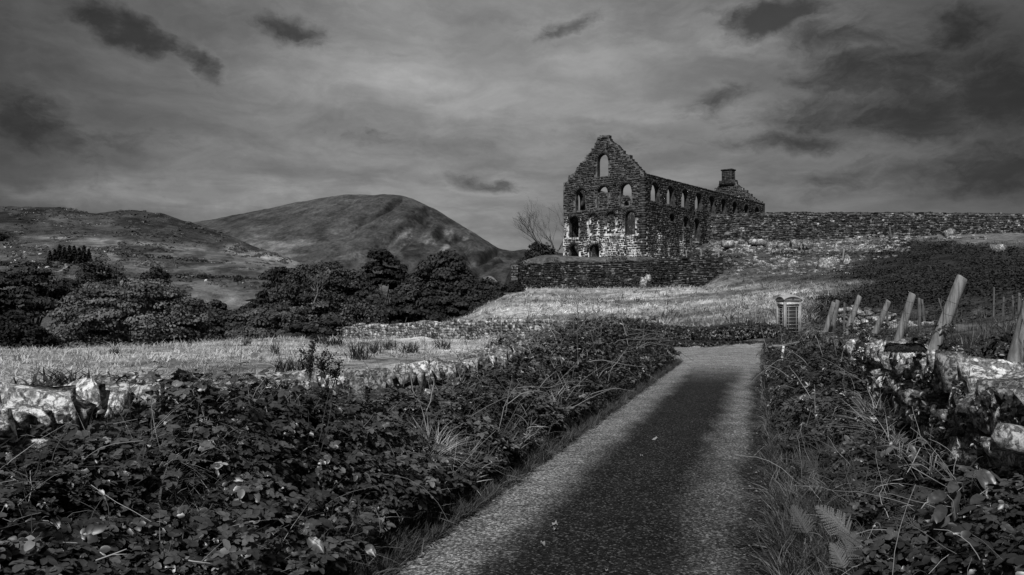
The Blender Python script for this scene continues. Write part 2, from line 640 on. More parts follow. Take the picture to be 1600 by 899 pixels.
def land_tone(x, y, z):
    """land cover: albedo of pasture, heather, bare soil, rubble"""
    px, py = project(x, y, z)
    r = np.hypot(x, y)
    n1 = fbm(x * .05, y * .05, 0, 21)
    n2 = fbm(x * .25, y * .25, 0, 22)
    t = .31 * (.4 + 1.2 * n2)
    streak = fbm(x * .12 + y * .04, y * .35, 0, 26)
    t = np.where((y > 40), t * (.55 + 1.0 * sm(.3, .68, streak)), t)
    # heather slope on the right, and the shaggy ground between
    hx = px + (n2 - .5) * 170
    hy = py + (n1 - .5) * 30
    heather = sm(1290, 1370, hx + (hy - 430) * .9) * sm(372, 392, hy + (1600 - hx) * .05) * sm(24, 32, y)
    upper = sm(455, 432, hy) * sm(960, 1050, hx) * sm(70, 80, y)
    t = t + (.06 * (.3 + 1.4 * n2) - t) * upper * .85
    t = t + (.032 - t) * heather
    bright = sm(380, 372, hy) * sm(1390, 1420, hx) * sm(60, 80, y)
    t = t + (.2 - t) * bright * .7
    # hollows and woodland floor
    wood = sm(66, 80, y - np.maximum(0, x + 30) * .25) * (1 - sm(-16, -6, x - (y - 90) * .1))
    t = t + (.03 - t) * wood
    mill = (1 - sm(0, 6, np.abs(y - 6 - ter_y(x)) - 10)) * sm(-2.5, .5, y - ter_y(x)) * (1 - sm(26, 34, x)) * sm(-4, 0, x)
    t = t + (.04 - t) * mill * .8
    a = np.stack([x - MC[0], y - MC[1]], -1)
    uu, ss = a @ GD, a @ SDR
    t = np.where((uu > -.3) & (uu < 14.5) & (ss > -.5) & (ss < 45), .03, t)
    t = np.where((x < 0) & (x > -9) & (y > 100) & (y < 128), .04, t)
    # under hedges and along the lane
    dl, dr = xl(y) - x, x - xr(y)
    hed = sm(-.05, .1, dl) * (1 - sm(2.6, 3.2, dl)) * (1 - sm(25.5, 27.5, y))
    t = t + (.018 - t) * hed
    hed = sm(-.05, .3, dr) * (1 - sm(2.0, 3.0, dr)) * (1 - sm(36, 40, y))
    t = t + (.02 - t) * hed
    rf = sm(2.0, 3.0, dr) * (1 - sm(26, 40, y))
    t = t + (.05 * (.4 + 1.2 * n2) - t) * rf * .85
    beyond = sm(34.5, 35.5, y) * (1 - sm(41, 44, y)) * sm(3, 6, x)
    t = t + (.06 - t) * beyond
    return t


def build_ground():
    n = 430
    b = 7.0
    g = np.linspace(-1, 1, n)
    ax = 5.5 * np.sinh(g * b)
    X, Y = np.meshgrid(ax, ax + 9.0)
    Z = H(X, Y)
    r = np.hypot(X, Y)
    i = (np.arange(n - 1)[:, None] * n + np.arange(n - 1)[None]).ravel()
    fs = np.stack([i, i + 1, i + n + 1, i + n], -1)
    keep = (r.ravel()[i] < 3500)
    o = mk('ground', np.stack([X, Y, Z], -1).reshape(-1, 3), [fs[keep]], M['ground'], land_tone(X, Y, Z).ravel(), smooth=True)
    tag(o, kind='structure')


build_ground()


# ---- the lane and the cross road at its end
def road_fn(N, pos, oi):
    at = N.n('ShaderNodeAttribute', attribute_name='lat')
    u = at.outputs['Fac']                       # 0 left edge .. 1 right edge
    jn = N.n('ShaderNodeAttribute', attribute_name='worn').outputs['Fac']
    w = N.mul(N.sub(N.noise(N.vscale(pos, (1.0, .3, 1.0)), 2.2, 7, .65), .5), .26)
    u2 = N.add(u, w)
    left = N.mul(N.rng(u2, -.03, .06, .6, 1.0), N.rng(u2, .14, .34, 1.0, 0.0))
    right = N.mul(N.rng(u2, .66, .85, 0.0, 1.0), N.rng(u2, .86, .96, 1.0, .05))
    yy = N.xyz(pos)[1]
    tr = N.m('MAXIMUM', left, N.mul(right, N.rng(yy, 5.0, 14.0, .34, .9)))
    tr = N.m('MAXIMUM', tr, jn)
    cell = N.xyz(N.vor(pos, 70, out=1))[0]
    grit = N.add(.35, N.mul(N.mul(cell, cell), 2.0))
    grit = N.mul(grit, N.rng(N.noise(pos, 30, 4, .7), .35, .65, .5, 1.5))
    chips = N.rng(N.vor(pos, 45, out=0), .12, .3, 1.0, 0.0)
    pick = N.rng(N.noise(pos, 33, 2, .5), .56, .66, 0.0, 1.0)
    patch = N.rng(N.noise(pos, 1.7, 7, .65), .3, .7, .7, 1.25)
    v = N.mul(N.add(N.mix(tr, .013, .15), N.mul(jn, .06)), N.mul(grit, patch))
    v = N.add(v, N.rng(cell, .86, .96, 0.0, .06))
    v = N.add(v, N.mul(N.mul(chips, pick), .15))
    return v


M['road'] = material('worn_tarmac', 1, rough=.9, spec=.12, fn=road_fn, attr=False, bump=(70, .8, .012))


def build_road():
    ys = np.concatenate([np.arange(-8, 30, .3), [30.0, 30.6]])
    nu = 25
    u = np.linspace(0, 1, nu)
    flareL = 3.4 * sm(24, 30.6, ys) ** 1.2
    flareR = 2.2 * sm(23, 30.6, ys) ** 1.5
    le = xl(ys) - flareL + (fbm(ys * 1.3, 0, 0, 61) - .5) * .22 - .03
    ri = xr(ys) + flareR + (fbm(ys * 1.3, 9, 0, 62) - .5) * .18
    X = le[:, None] + (ri - le)[:, None] * u[None]
    Yg = np.broadcast_to(ys[:, None], X.shape)
    camber = .035 * (1 - (2 * u - 1) ** 2)
    Z = .012 + camber[None] + (fbm(X * .8, Yg * .8, 0, 63) - .5) * .02
    lat = (X - xl(Yg)) / 2.53
    worn = np.broadcast_to((sm(16, 25.5, ys) ** 1.6)[:, None], X.shape)
    V = np.stack([X, Yg, Z], -1).reshape(-1, 3)
    i = (np.arange(len(ys) - 1)[:, None] * nu + np.arange(nu - 1)[None]).ravel()
    f1 = np.stack([i, i + 1, i + nu + 1, i + nu], -1)
    # cross road
    xs = np.arange(5.4, 30, .5)
    vs = np.linspace(0, 1, 11)
    X2 = np.broadcast_to(xs[:, None], (len(xs), 11))
    c = 31.4 + .012 * (xs - 9) ** 2 * (xs > 9)
    Y2 = c[:, None] + (vs[None] - .5) * 5.4
    Z2 = .05 + .0 * X2
    V2 = np.stack([X2, Y2, Z2], -1).reshape(-1, 3)
    i = (np.arange(len(xs) - 1)[:, None] * 11 + np.arange(10)[None]).ravel()
    f2 = np.stack([i, i + 11, i + 12, i + 1], -1) + len(V)
    o = mk('road', np.concatenate([V, V2]), [f1, f2], M['road'], 1.0, smooth=True)
    for nm, val in (('lat', np.concatenate([lat.ravel(), np.full(len(V2), .5)])), ('worn', np.concatenate([worn.ravel(), np.full(len(V2), .95)]))):
        at = o.data.attributes.new(nm, 'FLOAT', 'POINT')
        at.data.foreach_set('value', val.astype(np.float32))
    tag(o, kind='structure')


build_road()

# ---- hills
HC = [-500, -100, 0, 50, 100, 150, 205, 250, 300, 350, 400, 450, 500, 600, 700, 900]
HT = {165: [535] * 16,
      230: [472, 470, 468, 466, 464, 460, 458, 456, 455, 455, 455, 458, 464, 475, 485, 500],
      300: [436, 432, 428, 428, 428, 428, 428, 430, 434, 438, 442, 446, 452, 462, 472, 492],
      420: [404, 400, 398, 398, 399, 400, 402, 406, 412, 418, 424, 429, 436, 446, 458, 480],
      600: [382, 378, 376, 376, 377, 378, 380, 384, 392, 400, 409, 418, 427, 440, 454, 476],
      850: [355, 351, 347, 347, 348, 352, 349, 357, 370, 385, 398, 411, 423, 438, 452, 475],
      1150: [334, 328, 323.5, 322, 324, 333.5, 326.5, 333, 347.5, 364, 384, 405, 420, 437, 452, 475],
      1400: [360, 350, 345, 345, 350, 360, 350, 356, 370, 385, 405, 425, 440, 450, 462, 480]}


def hill_tone(px, py, x, y, far):
    n = fbm(px * .03, py * .11, 0, 31)
    n2 = fbm(px * .012, py * .06, 0, 35)
    t = (.072 if far else .072) * (.5 + 1.0 * n)
    if not far:
        t = t * (.75 + .5 * n2)
        past = sm(372, 380, py + (n2 - .5) * 14 - np.maximum(px - 100, 0) * .07)
        t = t + (.15 * (.5 + n) - t) * past * .85
        low = sm(412, 418, py - np.maximum(px - 250, 0) * .03) * sm(250, 180, px)
        t = t + (.12 - t) * low * .7
        for (xa, ya, xb, yb, w, v) in [(130, 373, 300, 390, 4, .26), (290, 388, 400, 402, 4, .25), (360, 388, 455, 412, 6, .4), (0, 378, 70, 383, 3, .2), (20, 372, 130, 372, 3, .2), (90, 399, 200, 396, 4, .2)]:
            k = np.clip(((px - xa) * (xb - xa) + (py - ya) * (yb - ya)) / ((xb - xa) ** 2 + (yb - ya) ** 2), 0, 1)
            dd = np.hypot((px - xa - k * (xb - xa)) * .5, py - ya - k * (yb - ya))
            t = t + (v - t) * np.exp(-(dd / w) ** 2) * (.5 + .7 * n)
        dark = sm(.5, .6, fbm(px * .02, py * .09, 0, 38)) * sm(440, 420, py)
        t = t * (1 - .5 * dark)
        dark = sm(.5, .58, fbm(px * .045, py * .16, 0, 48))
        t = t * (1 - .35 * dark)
    else:
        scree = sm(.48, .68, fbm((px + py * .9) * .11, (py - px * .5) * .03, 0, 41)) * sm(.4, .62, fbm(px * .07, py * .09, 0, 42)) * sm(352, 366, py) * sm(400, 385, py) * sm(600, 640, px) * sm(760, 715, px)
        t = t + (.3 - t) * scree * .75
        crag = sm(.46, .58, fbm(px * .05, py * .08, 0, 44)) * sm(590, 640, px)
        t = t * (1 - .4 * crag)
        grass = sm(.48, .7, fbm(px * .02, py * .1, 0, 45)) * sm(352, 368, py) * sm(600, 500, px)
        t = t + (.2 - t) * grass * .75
    return t


def grid_hill(name, pxs, Ys, pyf, amp, far, seed, edge=1.0):
    PX, YY = np.meshgrid(pxs, Ys, indexing='ij')
    PY = pyf(PX, YY)
    X = (PX - 800) / F * YY
    Z = EYE + (HZ - PY) / F * YY
    k = amp
    Z = Z + k * (fbm(X / (k * 9), YY / (k * 26), 0, seed, 6) - .5) + k * .35 * (fbm(X / (k * 2.2), YY / (k * 7), 0, seed + 3, 4) - .5)
    if far:
        gl_ = np.abs(fbm(X / 95, YY / 900, 0, seed + 9, 3) - .5) * 2
        Z = Z - 30 * np.clip(1 - gl_ * 3.2, 0, 1) ** 1.5 * sm(480, 600, PX) * sm(3000, 2700, YY)
    px, py = project(X, YY, Z)
    nj = len(Ys)
    i = (np.arange(len(pxs) - 1)[:, None] * nj + np.arange(nj - 1)[None]).ravel()
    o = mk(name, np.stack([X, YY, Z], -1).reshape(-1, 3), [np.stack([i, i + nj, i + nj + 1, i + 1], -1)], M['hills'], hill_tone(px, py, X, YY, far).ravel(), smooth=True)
    tag(o, kind='structure')
    return o


def tab(cols, table):
    ks = sorted(table)
    T = np.array([table[k] for k in ks], float)
    lk = np.log(ks)

    def f(px, Y):
        rows = np.stack([np.interp(px, cols, T[i]) for i in range(len(ks))], 0)
        j = np.clip(np.searchsorted(lk, np.log(Y)) - 1, 0, len(ks) - 2)
        t = np.clip((np.log(Y) - lk[j]) / (lk[j + 1] - lk[j]), 0, 1)
        a = np.take_along_axis(rows, j[None], 0)[0]
        b = np.take_along_axis(rows, (j + 1)[None], 0)[0]
        return a + (b - a) * t
    return f


hill_py = tab(HC, HT)
grid_hill('hillside', np.linspace(-420, 860, 500), np.geomspace(165, 1400, 170), hill_py, 7.0, False, 51)

MCOL = [-100, 150, 250, 305, 350, 400, 450, 490, 520, 545, 570, 600, 625, 645, 665, 690, 720, 750, 780, 800, 820, 850, 880, 950, 1100]
MRID = [400, 372, 358, 347, 338.5, 328, 320, 313, 307.5, 305, 304, 304, 306.5, 311.5, 320, 332, 350, 369, 387, 391, 389, 392, 396, 400, 410]


def mount_py(px, Y):
    r = np.interp(px, MCOL, MRID)
    f = np.interp(Y, [1500, 1900, 2350, 2750, 3000, 3150, 3600], [0, .4, .74, .94, 1, .97, .6])
    return 432 + (r - 432) * f


grid_hill('mountain', np.linspace(-100, 1100, 560), np.linspace(1500, 3600, 150), mount_py, 22.0, True, 71)
grid_hill('distant_hill', np.linspace(1480, 1800, 60), np.linspace(900, 1700, 30),
          lambda px, Y: 400 + (np.interp(px, [1480, 1560, 1600, 1640, 1700, 1800], [352, 341, 330, 322, 325, 340]) - 400) * np.interp(Y, [900, 1400, 1700], [0, 1, .7]), 4.0, True, 91)


def hill_at(px, py):
    """point on the hillside seen at a photo pixel"""
    Y = np.geomspace(200, 1100, 600)
    q = hill_py(np.full_like(Y, px), Y)
    k = np.nonzero(q <= py)[0]
    Y = float(Y[k[0]]) if len(k) else 400.0
    return P(px, py, Y)


# ------------------------------------------------------------------ the ruined mill
def arch(u0, u1, z0, z1, n=9):
    r = (u1 - u0) / 2
    zs = z1 - r
    a = np.linspace(0, math.pi, n)
    return [(u0, z0), (u1, z0)] + [((u0 + u1) / 2 + r * math.cos(t), zs + r * math.sin(t)) for t in a]


def wall_panel(name, C0, D, outline, holes, thick, mat, parent, inward):
    """upright wall: outline and openings in (u, z), extruded to its real thickness"""
    cu = bpy.data.curves.new(name, 'CURVE')
    cu.dimensions = '2D'
    cu.fill_mode = 'BOTH'
    cu.extrude = thick / 2
    for poly in [outline] + holes:
        sp = cu.splines.new('POLY')
        sp.points.add(len(poly) - 1)
        for p, (u, z) in zip(sp.points, poly):
            p.co = (u, z, 0, 1)
        sp.use_cyclic_u = True
    tmp = bpy.data.objects.new('tmp', cu)
    COL.objects.link(tmp)
    bpy.context.view_layer.update()
    me = bpy.data.meshes.new_from_object(tmp.evaluated_get(bpy.context.evaluated_depsgraph_get()))
    bpy.data.objects.remove(tmp)
    n = len(me.vertices)
    co = np.zeros(n * 3)
    me.vertices.foreach_get('co', co)
    co = co.reshape(-1, 3)
    off = co[:, 2] + thick / 2                       # 0 outer face .. thick inner face
    V = np.stack([C0[0] + D[0] * co[:, 0] + inward[0] * off, C0[1] + D[1] * co[:, 0] + inward[1] * off, co[:, 1]], -1)
    me.vertices.foreach_set('co', V.astype(np.float32).ravel())
    me.update()
    me.name = name
    me.materials.clear()
    me.materials.append(mat)
    me.polygons.foreach_set('use_smooth', np.zeros(len(me.polygons), bool))
    # lime mortar on the open faces; darker stone paints shade into the reveals
    me.materials.append(M['mill'])
    dn = [abs(p.normal.x * inward[0] + p.normal.y * inward[1]) for p in me.polygons]
    me.polygons.foreach_set('material_index', np.array([0 if q > .5 else 1 for q in dn], np.int32))
    at = me.attributes.new('tone', 'FLOAT', 'POINT')
    at.data.foreach_set('value', np.ones(n, np.float32))
    return link(name, me, parent)


def in_poly(u, z, poly):
    c = False
    j = len(poly) - 1
    for i in range(len(poly)):
        if (poly[i][1] > z) != (poly[j][1] > z) and u < (poly[j][0] - poly[i][0]) * (z - poly[i][1]) / (poly[j][1] - poly[i][1]) + poly[i][0]:
            c = not c
        j = i
    return c


def blocks(sp, C0, D, outline, holes, out, course=(.2, .38), length=(.3, .85), proud=(.03, .11), gap=.035, tone=(.6, 1.5), off=0.0, inset=.0):
    """courses of rubble blocks proud of a wall's face"""
    us = [p[0] for p in outline]
    zs = [p[1] for p in outline]
    R = np.array([[D[0], out[0], 0], [D[1], out[1], 0], [0, 0, 1]])
    ua = min(us) - .3
    panels = []
    while ua < max(us):
        ub = ua + random.uniform(1.0, 3.2)
        panels.append((ua, ub))
        ua = ub
    for (ua, ub) in panels:
      z = min(zs) - random.uniform(0, .3)
      while z < max(zs):
        h = random.uniform(*course)
        u = ua + random.uniform(-.2, .2)
        while u < ub:
            l = random.uniform(*length)
            ok = True
            for (a, b) in ((.06, .08), (.94, .08), (.06, .92), (.94, .92), (.5, .5)):
                q = (u + l * a, z + h * b)
                if not in_poly(q[0], q[1], outline) or any(in_poly(q[0], q[1], hp) for hp in holes):
                    ok = False
                    break
            if ok:
                hh = h * random.uniform(.7, 1.0)
                p = random.uniform(*proud)
                c = np.array([C0[0] + D[0] * (u + l / 2) + out[0] * (off + p / 2 - .03), C0[1] + D[1] * (u + l / 2) + out[1] * (off + p / 2 - .03), z + h / 2 + random.uniform(-.12, .12) * h])
                sp.box(c, ((l - gap) / 2, p / 2 + .03, (hh - gap) / 2), R, random.uniform(*tone) * random.choice((.6, .8, 1, 1.2, 1.6)), .022)
            u += l
        z += h


def ragged(pts, step=.45, amp=.14):
    """broken masonry edge: small steps along a sloping line"""
    out = []
    for (a, b) in zip(pts[:-1], pts[1:]):
        L = math.hypot(b[0] - a[0], b[1] - a[1])
        cuts = [0.0]
        while cuts[-1] < 1:
            cuts.append(cuts[-1] + step * random.choice((.35, .6, 1.0, 1.5)) / L)
        cuts[-1] = 1.0
        for t, t1 in zip(cuts[:-1], cuts[1:]):
            u, z = a[0] + (b[0] - a[0]) * t, a[1] + (b[1] - a[1]) * t
            u1, z1 = a[0] + (b[0] - a[0]) * t1, a[1] + (b[1] - a[1]) * t1
            dz = random.uniform(-amp, amp)
            out.append((u, z + dz))
            if z1 >= z:
                out.append((u + .02, z1 + dz * .5))
            else:
                out.append((u1 - .02, z + dz * .5))
    out.append(pts[-1])
    return out


def voussoirs(sp, C0, D, u0, u1, z1, out, off=0.0):
    r = (u1 - u0) / 2
    for k in range(11):
        a = math.pi * (k + .5) / 11
        ca, sa = math.cos(a), math.sin(a)
        c2 = ((u0 + u1) / 2 + (r + .2) * ca, z1 - r + (r + .2) * sa)
        c = np.array([C0[0] + D[0] * c2[0] + out[0] * (.03 + off), C0[1] + D[1] * c2[0] + out[1] * (.03 + off), c2[1]])
        ex = np.array([D[0] * ca, D[1] * ca, sa])
        ez = np.array([-D[0] * sa, -D[1] * sa, ca])
        R = np.stack([ex, np.array([out[0], out[1], 0]), ez], -1)
        sp.box(c, (.19, .09, max(.06, math.pi * (r + .1) / 11 / 2 - .02)), R, random.uniform(.45, 1.0), .01)


def build_mill():
    root = empty('ruined_mill', (MC[0], MC[1], 8.8))
    tag(root, 'roofless stone mill ruin with stepped gable and rows of empty arched windows on the hill', 'ruin')
    bpy.context.view_layer.update()
    inv = root.matrix_world.inverted()
    W, L, zb, ze = 14.06, 44.0, 7.6, 20.7
    T = .75
    n_g = -SDR          # gable faces the camera
    n_s = -GD
    made = []
    # front gable
    holes = {'top': arch(5.95, 7.85, 21.1, 24.4), 'a': arch(9.95, 11.75, 16.4, 19.6), 'b': arch(6.0, 7.85, 16.5, 19.65), 'c': arch(2.0, 3.85, 16.4, 19.65),
             'd': arch(11.2, 12.95, 12.4, 15.55), 'e': arch(7.75, 9.4, 12.6, 15.7), 'f': arch(4.7, 6.2, 12.6, 15.75), 'g': arch(1.4, 3.1, 12.25, 15.6),
             'h': arch(11.15, 13.0, 8.6, 11.25), 'i': arch(7.5, 9.3, 8.6, 11.15)}
    slope = ragged([(14.06, 20.75), (13.2, 20.9), (13.1, 21.6), (11.77, 22.3), (11.5, 22.95), (10.18, 23.85), (9.85, 24.4), (8.4, 25.5), (8.19, 26.2), (7.1, 27.25), (6.6, 27.2), (5.83, 26.5), (5.2, 25.75), (4.4, 25.25),
                    (3.4, 24.1), (1.92, 22.85), (1.0, 21.85), (0, 20.75)], .55, .17)
    gl = [(0, zb), (14.06, zb)] + slope
    g = wall_panel('gable_wall', MC, GD, gl, list(holes.values()), T, M['mortar'], None, -n_g)
    sp = Soup()
    blocks(sp, MC, GD, gl, list(holes.values()), n_g, (.16, .4), (.2, .75), gap=.085)
    for k in holes.values():
        us = [p[0] for p in k]
        voussoirs(sp, MC, GD, min(us), max(us), max(p[1] for p in k), n_g)
    made.append((g, sp, 'front'))
    # masonry filling of some windows
    fills = []
    for key, z1 in (('b', 18.75), ('c', 17.85), ('e', None), ('f', None)):
        us = [p[0] for p in holes[key]]
        z0 = min(p[1] for p in holes[key])
        u0, u1 = min(us) + .004, max(us) - .004
        if z1 is None:
            poly = arch(u0, u1, z0 + .004, max(p[1] for p in holes[key]) - .004)
        else:
            poly = [(u0, z0 + .004), (u1, z0 + .004), (u1, z1), ((u0 + u1) / 2, z1 + .15), (u0, z1 - .1)]
        hl = []
        if key == 'c':
            hl = [arch(2.5, 3.4, 16.5, 17.2)]
        C2 = MC - n_g * .22
        f = wall_panel('window_infill', C2, GD, poly, hl, .3, M['mortar'], None, -n_g)
        s2 = Soup()
        blocks(s2, C2, GD, poly, hl, n_g, (.16, .3), (.25, .6))
        fills.append((f, s2))
    # side wall with its row of arched windows
    up = [(2.0, 4.5), (6.75, 8.9), (11.3, 13.65), (15.85, 18.2), (20.5, 22.9), (25.1, 27.2), (29.6, 31.7), (34.5, 36.6), (39.1, 41.4)]
    sh = [arch(a, b, 17.2 if a < 24 else 17.6, 19.85) for a, b in up] + [arch(7.3, 9.25, 14.7, 15.75), arch(11.8, 13.65, 14.2, 15.75), arch(15.3, 17.5, 12.2, 15.75)]
    C1 = MC + SDR * (T + .002)
    sl = [(0, zb), (L - 2 * T, zb)] + ragged([(L - 2 * T, 20.7), (30, 20.65), (20, 20.75), (10, 20.7), (0, 20.85)], 1.3, .06)
    sh = [[(p[0] - T, p[1]) for p in h] for h in sh]
    s = wall_panel('side_wall', C1, SDR, sl, sh, T, M['mortar'], None, -n_s)
    sp = Soup()
    blocks(sp, C1, SDR, sl, sh, n_s, (.16, .4), (.2, .75), gap=.085)
    for k in sh:
        us = [p[0] for p in k]
        voussoirs(sp, C1, SDR, min(us), max(us), max(p[1] for p in k), n_s)
    # coping course along the wall head
    for k in np.arange(0, L - 2 * T, .8):
        c = C1 + SDR * (k + .4)
        R = np.array([[SDR[0], n_s[0], 0], [SDR[1], n_s[1], 0], [0, 0, 1]])
        sp.box((c[0] - n_s[0] * T / 2, c[1] - n_s[1] * T / 2, 20.8), (.37, .44, .09), R, random.uniform(.5, .9), .02)
    made.append((s, sp, 'side'))
    # the far side wall and far gable with its chimney
    CB = MC + GD * (W) + SDR * (T + .002)
    bh = [[(p[0] - T, p[1]) for p in arch(a, b, 16.9, 19.85)] for a, b in up]
    s3 = wall_panel('rear_wall', CB, SDR, [(0, zb), (L - 2 * T, zb)] + ragged([(L - 2 * T, 20.7), (25, 20.6), (0, 20.7)], 1.3, .1), bh, T, M['slate'], None, n_s)
    CF = MC + SDR * (L - T)
    fo = [(0, zb), (14.06, zb)] + ragged([(14.06, 20.75), (12.6, 21.3), (11.2, 22.6), (9.6, 24.2), (8.8, 25.0), (8.5, 25.8)], .5, .1) + ragged([(5.6, 25.8), (5.2, 24.9), (4.3, 24.2), (2.9, 22.9), (1.4, 21.6), (0, 20.75)], .5, .1)
    fh = [arch(5.9, 8.1, 20.6, 22.55), arch(2.0, 3.9, 16.4, 19.6), arch(10, 11.8, 16.4, 19.6)]
    e = wall_panel('end_gable', CF, GD, fo, fh, T, M['slate'], None, -n_g)
    sp = Soup()
    blocks(sp, CF, GD, fo, fh, n_g, (.16, .4), (.2, .75), gap=.085)
    made.append((e, sp, 'end'))
    # chimney
    chs = Soup()
    cc = CF + GD * 7.05 + SDR * .55
    R = np.array([[GD[0], SDR[0], 0], [GD[1], SDR[1], 0], [0, 0, 1]])
    chs.box((cc[0], cc[1], 26.6), (.98, .8, 1.2), R, .9)
    chs.box((cc[0], cc[1], 27.86), (1.12, .94, .12), R, .7)
    chs.box((cc[0], cc[1], 25.4), (1.5, .84, .5), R, .8)
    for zc in np.arange(25.3, 27.6, .3):
        for k in range(4):
            chs.box((cc[0] + GD[0] * (-.72 + .48 * k) - SDR[0] * .8, cc[1] + GD[1] * (-.72 + .48 * k) - SDR[1] * .8, zc), (.22, .06, .13), R, random.uniform(.6, 1.5), .01)
        for k in range(3):
            chs.box((cc[0] - GD[0] * .98 + SDR[0] * (-.5 + .5 * k), cc[1] - GD[1] * .98 + SDR[1] * (-.5 + .5 * k), zc), (.06, .22, .13), R, random.uniform(.6, 1.5), .01)
    # toothed quoins at the corner
    q = Soup()
    z = zb
    k = 0
    while z < 20.4:
        h = random.uniform(.3, .42)
        a, b = (.55, .3) if k % 2 else (.3, .55)
        c = MC + GD * (a - .05) + SDR * (b - .05)
        Rq = np.array([[GD[0], SDR[0], 0], [GD[1], SDR[1], 0], [0, 0, 1]])
        q.box((c[0], c[1], z + h / 2), (a + .02, b + .02, h / 2 - .02), Rq, random.uniform(.8, 1.6), .015)
        z += h
        k += 1

    def attach(o, par):
        o.data.transform(inv)
        o.parent = par
    for o, sp, nm in made:
        attach(o, root)
        st = sp.obj('stonework', M['mill'])
        attach(st, o)
        st['kind'] = 'stuff'
    for f, s2 in fills:
        attach(f, made[0][0])
        # blocks of the filling belong to the same stonework level
        st = s2.obj('infill_stonework', M['mill'])
        attach(st, made[0][0])
        st['kind'] = 'stuff'
    attach(s3, root)
    attach(chs.obj('chimney', M['mill']), e)
    qo = q.obj('corner_stonework', M['mill'])
    attach(qo, root)
    qo['kind'] = 'stuff'


build_mill()


# ------------------------------------------------------------------ retaining walls round the mill
def face_wall(name, label, p0, p1, z0f, z1f, thick, mat, bmat, tone, course, length, cat='wall', pil=None, ragtop=.1, noise=None):
    p0, p1 = np.array(p0, float), np.array(p1, float)
    L = np.linalg.norm(p1 - p0)
    D = (p1 - p0) / L
    out = np.array((D[1], -D[0]))
    root = empty(name, (p0[0], p0[1], z0f(0)))
    tag(root, label, cat)
    bpy.context.view_layer.update()
    inv = root.matrix_world.inverted()
    us = np.arange(0, L + .01, L / max(4, int(L / .9)))
    top = [(u, z1f(u / L) + random.uniform(-ragtop, ragtop)) for u in us[::-1]]
    poly = [(0, z0f(0)), (L, z0f(1))] + top
    core = wall_panel('wall_core', p0, D, poly, [], thick, mat, None, -out)
    sp = Soup()
    blocks(sp, p0, D, poly, [], out, course, length, (.04, .16), .03, tone)
    # loose top stones
    u = 0
    while u < L:
        l = random.uniform(*length)
        z = np.interp(u + l / 2, [t[0] for t in top[::-1]], [t[1] for t in top[::-1]])
        c = p0 + D * (u + l / 2) - out * min(thick, 1.6) * random.uniform(.2, .5)
        R = np.array([[D[0], out[0], 0], [D[1], out[1], 0], [0, 0, 1]])
        sp.box((c[0], c[1], z + .05), (l / 2 - .02, min(thick * .4, .5), random.uniform(.06, .16)), R, random.uniform(*tone) * .6, .03)
        u += l
    core.data.transform(inv)
    core.parent = root
    st = sp.obj('stonework', bmat)
    st.data.transform(inv)
    st.parent = root
    st['kind'] = 'stuff'
    return root, inv


face_wall('embankment_wall', 'long drystone retaining wall carrying the tramway level behind the ruin', (31.2, float(emb_y(31.2))), (102, float(emb_y(102))),
          lambda t: 10.0, lambda t: 16.75 + .25 * math.sin(t * 5) - .3 * t, 1.6, M['slate'], M['slate'], (.2, 1.3), (.14, .36), (.2, .7))
r, inv = face_wall('terrace_wall', 'low dark overgrown retaining wall in front of the ruined mill', (.3, float(ter_y(.3))), (26.5, float(ter_y(26.5))),
                   lambda t: 3.2, lambda t: 7.35 + .62 * t + .1 * math.sin(t * 9), 3.4, M['soil'], M['slate'], (.15, 1.0), (.16, .3), (.25, .7))
ps = Soup()
for k in range(11):
    ps.box((.35, ter_y(.3) - .1, 3.6 + k * .36), (.42, .35, .165), None, random.uniform(1.0, 1.8), .02)
po = ps.obj('end_pier', M['slate'])
po.data.transform(inv)
po.parent = r


# ------------------------------------------------------------------ drystone walls
def stone_mesh(seed):
    """rugged block: 26 corners, 48 triangles"""
    r_ = np.random.default_rng(seed)
    g = [(a, b, c) for a in (-1, 0, 1) for b in (-1, 0, 1) for c in (-1, 0, 1) if (a, b, c) != (0, 0, 0)]
    idx = {p: i for i, p in enumerate(g)}
    V = np.array(g, float)
    l = np.abs(V).sum(1)
    V *= np.where(l == 3, .88, np.where(l == 2, .95, 1.0))[:, None]
    V += r_.normal(0, .14, V.shape)
    fs = []
    for ax in range(3):
        for sgn in (-1, 1):
            b, c = (ax + 1) % 3, (ax + 2) % 3
            for i in (-1, 0):
                for j in (-1, 0):
                    q = []
                    for (di, dj) in ((0, 0), (1, 0), (1, 1), (0, 1)):
                        p = [0, 0, 0]
                        p[ax], p[b], p[c] = sgn, i + di, j + dj
                        q.append(idx[tuple(p)])
                    fs.append(q if sgn > 0 else q[::-1])
    Q = np.array(fs)
    return V * .5, np.concatenate([Q[:, [0, 1, 2]], Q[:, [0, 2, 3]]])


STONES = [stone_mesh(100 + k) for k in range(12)]
STONE_ME = []
for k, (v, f) in enumerate(STONES):
    for t in (.6, 1.05, 1.6):
        o = mk('stone', v, [f], M['stone'], t)
        STONE_ME.append(o.data)
        bpy.data.objects.remove(o)


def stone_obj(parent, loc, size, rot):
    o = link('stone', random.choice(STONE_ME), parent)
    o.location = Vector(loc) - parent.location
    o.scale = size
    o.rotation_euler = rot
    return o


